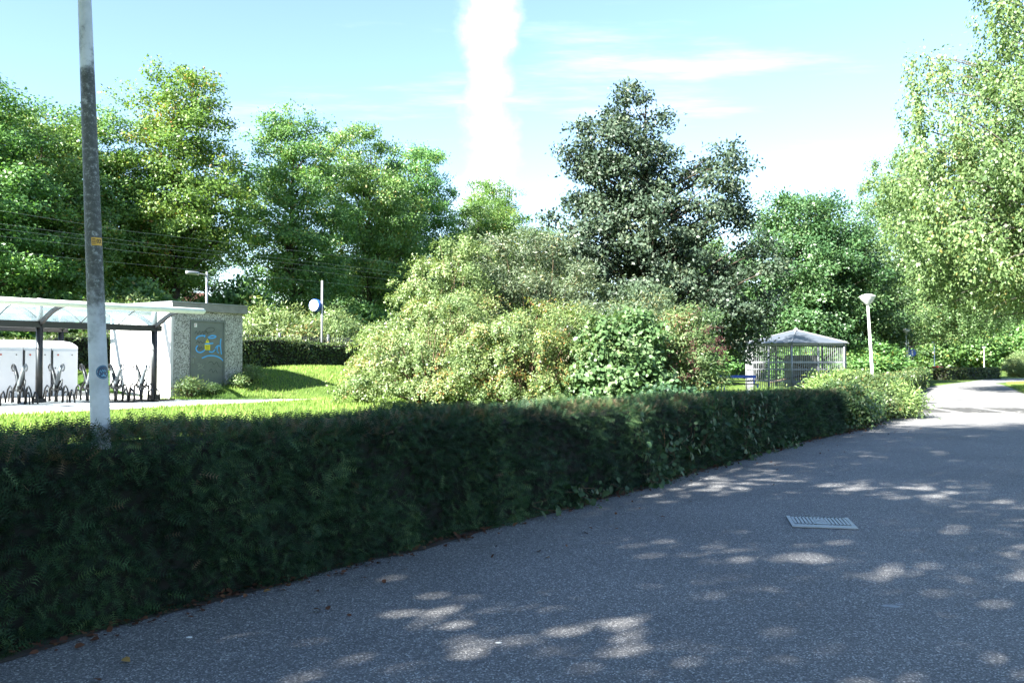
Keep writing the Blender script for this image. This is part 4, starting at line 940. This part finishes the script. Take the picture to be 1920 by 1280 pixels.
for i in range(6):
    for j in range(12): j2 = (j+1) % 12; mb.f.append((i*12+j, i*12+j2, i*12+12+j2, i*12+12+j))
mb.f += [tuple(range(12))[::-1], tuple(72+j for j in range(12))]
mb.build('lamp_head', galv, pl2, True)
# fence
dkfence = simple('fence_steel', (.06, .065, .07), .5, .3)
a0, a1 = W(16, 26.6), W(40, 26.6); fe = empty('railway_fence', (a0.x, a0.y, 1.1), UROT, 'grey bar fence showing above the railway hedge', 'fence')
LN = 24.0
for k in range(9): MB().box((k*3.0, 0, .9), (.09, .09, 1.85)).build('fence_post', galv, fe)
for z in (1.45, .35): MB().box((LN/2, .03, z), (LN, .03, .045)).build('rail', dkfence, fe)
barm = MB().box((0, 0, .95), (.022, .022, 1.5)).mesh('fence_bar', dkfence)
for k in range(170): o = mobj('fence_bar', barm, fe); o.location = (.1+k*.14, .0, 0)
# overhead wires
for i, (q, z, sag, lab) in enumerate([(30, 7.30, .12, 'topmost overhead railway wire in front of the trees'), (30.2, 6.85, .05, 'second overhead railway wire from the top'), (30.6, 6.72, .03, 'third overhead railway wire, close below the second'), (30, 6.36, .02, 'lower overhead railway contact wire'), (34, 6.30, .03, 'faint lowest overhead wire of the farther track')]):
    a = W(-20, q); b = W(75, q); mb = MB()
    mb.tube([(a.lerp(b, k/12)-a)+Vector((0, 0, sag*math.sin(k*2.1))) for k in range(13)], .007, 4, cap=False)
    o = mb.build('overhead_wire', greym); o.location = (a.x, a.y, z); tag(o, lab, 'wire', 'railway overhead wires')
# brick houses glimpsed through the trees
def house(t, q, w, lab):
    p = W(t, q); e = empty('brick_house', (p.x, p.y, 0), UROT, lab, 'house', 'houses behind the trees')
    MB().box((0, 0, 2.6), (w, 8, 5.2)).build('wall', brickm, e)
    mb = MB(); mb.v = [(-w/2-.3, -4.4, 5.1), (w/2+.3, -4.4, 5.1), (w/2+.3, 0, 8.4), (-w/2-.3, 0, 8.4), (w/2+.3, 4.4, 5.1), (-w/2-.3, 4.4, 5.1)]
    mb.f = [(0, 1, 2, 3), (3, 2, 4, 5), (0, 3, 5), (1, 4, 2), (0, 5, 4, 1)]; rf = mb.build('roof', tilem, e)
    MB().box((w/4, 0, 8.5), (.8, .6, 1.4)).build('chimney', brickm, rf)
    n = int(w/2.6)
    for zc in (1.5, 4.1):
        for k in range(n):
            x = -w/2+(k+.5)*w/n; f = MB().box((x, -4.02, zc), (1.3, .08, 1.4)).build('window', whitem, e); MB().box((x, -4.065, zc), (1.1, .02, 1.2)).build('pane', glassdark, f)
house(24, 68, 16, 'brick house glimpsed between the trunks left of the platform lamp'); house(46, 70, 14, 'brick house glimpsed behind the round sign')

# ------------------------------------------------------------------ park lamps
def make_lamp():
    e = empty('park_lamp')
    MB().tube([(0, 0, -.2), (0, 0, .9), (0, 0, .92), (0, 0, 3.62)], [.066, .066, .052, .038], 14).build('pole_shaft', whitem, e, True)
    sh_ = MB().lathe([(.06, 3.58), (.10, 3.64), (.20, 3.74), (.27, 3.86), (.275, 3.875)], 24).build('lamp_shade', frost, e, True)
    MB().lathe([(.285, 3.872), (.28, 3.89), (.16, 3.95), (.03, 3.98)], 24).build('cap', whitem, sh_, True)
    return e
lp = make_lamp()
for i, (x, y, ry, lab) in enumerate([(12.65, 31, -3.2, 'nearest white park lamp, leaning, behind the shrubs'), (28.5, 64, -1, 'second park lamp along the path'), (50, 105, 0, 'third park lamp, above the low far hedge'), (74.5, 140, 0, 'farthest park lamp at the right, in front of dark trees')]):
    o = lp if i == 0 else copy_tree(lp); place(o, (x, y, 0), 0, 1, lab, 'lamp post', 'park lamps along the path'); o.rotation_euler = (0, R(ry), 0)
o = empty('traffic_sign', (30.6, 68.5, 0), 0, 'small blue sign on a pale post by the second lamp', 'sign')
MB().tube([(0, 0, 0), (0, 0, 3.6)], .06, 8).build('post', whitem, o); f = MB().tube([(.28, -.06, 2.3), (.28, -.09, 2.3)], .3, 20).build('sign_plate', bluem, o)
MB().box((.28, -.096, 2.3), (.12, .006, .36)).build('sign_mark', whitem, f)
o = empty('utility_cabinet', (42.2, 88.0, 0), R(42), 'low red topped cabinet behind the far hedge', 'cabinet')
b = MB().box((0, 0, .5), (.95, .5, 1.0)).build('body', conc, o, bevel=.01); MB().box((0, 0, 1.09), (1.05, .6, .17)).build('lid', redm, o, bevel=.02); MB().box((0, -.26, .5), (.8, .02, .85)).build('door', conc, b)

# ------------------------------------------------------------------ aviary
AR = 2.75; av = empty('aviary', (14.9, 46.5, 0), R(8), 'hexagonal barred aviary with a grey-blue pointed roof', 'aviary')
EH = 2.5; hexa = [Vector((AR*math.cos(R(60*k)), AR*math.sin(R(60*k)), 0)) for k in range(6)]
avbar = simple('aviary_bar', (.24, .25, .26), .45, .3, var=.2)
bar = MB().box((0, 0, EH/2), (.024, .024, EH)).mesh('bar', avbar)
for k in range(6):
    a, b = hexa[k], hexa[(k+1) % 6]; d = (b-a).normalized(); ang = math.atan2(d.y, d.x)
    MB().tube([a, a+Vector((0, 0, EH+.04))], .05, 8).build('corner_post', avbar, av, True)
    mid = a.lerp(b, .5); MB().tube([mid, mid+Vector((0, 0, EH))], .035, 8).build('post', avbar, av, True)
    for z, h in ((.06, .06), (.62, .04), (1.22, .05), (1.58, .09), (EH-.03, .08)):
        m = (a+b)/2; MB().box((m.x, m.y, z), ((b-a).length-.08, .05, h), Matrix.Rotation(ang, 3, 'Z')).build('rail', avbar, av)
    nb_ = 25
    for i in range(1, nb_):
        if i*2 == nb_: continue
        o = mobj('bar', bar, av); p = a.lerp(b, i/nb_); o.location = p; o.rotation_euler = (0, 0, ang)
    apex = Vector((0, 0, EH+.72)); ea, eb = a*1.07+Vector((0, 0, EH+.02)), b*1.07+Vector((0, 0, EH+.02)); mb = MB()
    th = Vector((0, 0, .03)); mb.v = [tuple(x) for x in (ea, eb, apex, ea+th, eb+th, apex+th)]
    mb.f = [(2, 1, 0), (3, 4, 5), (0, 1, 4, 3), (1, 2, 5, 4), (2, 0, 3, 5)]
    rp = mb.build('roof_panel', roofsheet, av)
    MB().tube([ea+Vector((0, 0, .05)), apex+Vector((0, 0, .05))], .03, 6).build('roof_rib', avbar, rp)
MB().lathe([(.14, EH+.74), (.10, EH+.83), (.02, EH+.9)], 12).build('finial', avbar, av)
MB().box((.9, 1.3, 1.0), (1.5, .8, 1.9)).build('nest_house', conc, av)
for pts_ in ([(-1.6, -.8, 1.9), (-.4, -.2, 1.55), (1.2, .1, 1.1), (1.9, .4, .85)], [(-1.2, .6, .5), (0, .2, .8), (1.6, -.3, 1.15)], [(1.9, -.6, 2.2), (1.3, 0, 1.5), (.9, .3, .8)]):
    MB().tube(pts_, [.05, .045, .04, .03][:len(pts_)], 7).build('perch', bark_light, av, True)
# bench and bin before the aviary
bn = empty('park_bench', (10.75, 42.0, gz(10.75, 42)), R(4), 'blue park bench beside the aviary', 'bench')
for x in (-.8, .8):
    MB().tube([(x, .22, 0), (x, .20, .42), (x, .30, .86)], .028, 8).build('leg', bluem, bn, True); MB().tube([(x, -.25, 0), (x, -.25, .42), (x, .2, .42)], .028, 8).build('leg', bluem, bn, True)
for y in (-.2, -.06, .08): MB().box((0, y, .45), (1.8, .11, .035)).build('seat_slat', blackm, bn)
MB().box((0, .27, .80), (1.8, .03, .13)).build('backrest_slat', bluem, bn); MB().box((0, .245, .60), (1.8, .03, .05)).build('backrest_slat', blackm, bn)
bi = empty('litter_bin', (9.0, 41.0, gz(9, 41)), R(15), 'blue litter bin left of the bench', 'bin')
MB().lathe([(.15, .3), (.20, .34), (.22, .88), (.215, .9)], 16).build('body', bluem, bi, True); MB().lathe([(.235, .9), (.23, .94), (.12, 1.0), (.02, 1.01)], 16).build('lid', bluem, bi, True); MB().tube([(0, .23, 0), (0, .23, .95)], .03, 8).build('post', blackm, bi)

# ------------------------------------------------------------------ drain grate, paver strips, marks on the path
gr = empty('drain_grate', (3.04, 8.77, .014), R(-11.5), 'pale metal drain grate with slots in the path', 'drain')
GW, GD = .60, .60
MB().box((0, 0, .002), (GW+.0, GD+.0, .006)).build('pit_shade', blackm, gr)  # flat black sheet, painted shade below the slots
mb = MB(); 
for x in (-GW/2+.018, GW/2-.018): mb.box((x, 0, .008), (.036, GD, .012))
mb.box((0, GD/2-.02, .008), (GW-.073, .04, .012)); mb.box((0, -GD/2+.085, .008), (GW-.073, .17, .012)); 
mb.build('frame', galv, gr)
nb2 = 15
for k in range(nb2):
    x = -GW/2+.036+(k+.5)*(GW-.072)/nb2
    if 6 <= k <= 8:
        MB().box((x, .225, .0085), (.026, .13, .011)).build('bar', galv, gr); continue
    MB().box((x, .065, .0085), (.026, .465, .011)).build('bar', galv, gr)
pm = MB().box((0, .0, .0085), (.108, .31, .011)).build('plate', galv, gr)
for k, wd in ((0, .09), (1, .07), (2, .085)): MB().box((0, .09-k*.05, .0146), (wd, .018, .0016)).build('plate_mark', greym, pm)
# strips of stone setts across the path
def sett_strip(cx, cy, rz, nxs, nys, lab):
    e = empty('paver_strip', (cx, cy, .014), rz, lab, 'paving', 'stone sett strips across the path')
    MB().box((0, 0, .003), (nxs*.235+.02, nys*.215+.02, .005)).build('bed', conc, e)
    ms = [MB().box((0, 0, .008+k*.002), (.20, .18, .012)).mesh('sett', settm) for k in range(3)]
    for i in range(nxs):
        for j in range(nys):
            if random.random() < .05: continue
            o = mobj('sett', ms[random.randrange(3)], e); o.location = ((i+.5-nxs/2)*.235+random.uniform(-.008, .008), (j+.5-nys/2)*.215+random.uniform(-.008, .008), 0); o.rotation_euler = (0, 0, random.uniform(-.04, .04))
for (x, y, n_, lab) in [(13.5, 29.2, 4, 'leftmost grey sett strip across the sunlit path'), (14.9, 29.0, 5, 'second grey sett strip from the left'), (16.45, 28.8, 5, 'third grey sett strip from the left'), (18.0, 28.5, 5, 'rightmost grey sett strip, at the edge of the picture')]:
    sett_strip(x, y, R(-8), n_, 14, lab)
def splat(x, y, r, lab, seed, mat):
    rd = random.Random(seed); mb = MB(); n = 18
    pts_ = [(r*(.55+.6*rd.random())*math.cos(2*math.pi*k/n)*1.5, r*(.5+.6*rd.random())*math.sin(2*math.pi*k/n)) for k in range(n)]
    for z in (0, .0025): mb.v += [(a, b, z) for a, b in pts_]
    mb.f = [tuple(range(n))[::-1], tuple(n+k for k in range(n))]+[(k, (k+1) % n, n+(k+1) % n, n+k) for k in range(n)]
    o = mb.build('paint_splash', mat); o.location = (x, y, .0145); tag(o, lab, 'stain')
splat(2.46, 5.80, .045, 'small white splash on the asphalt at the right', 3, stainm); splat(2.53, 5.84, .022, 'tiny white speck right of the larger splash', 5, stainm)
splat(-.075, 5.05, .012, 'tiny white speck in the middle of the near path', 6, whitem); splat(-1.86, 5.15, .016, 'tiny white speck at the near left of the path', 8, whitem)
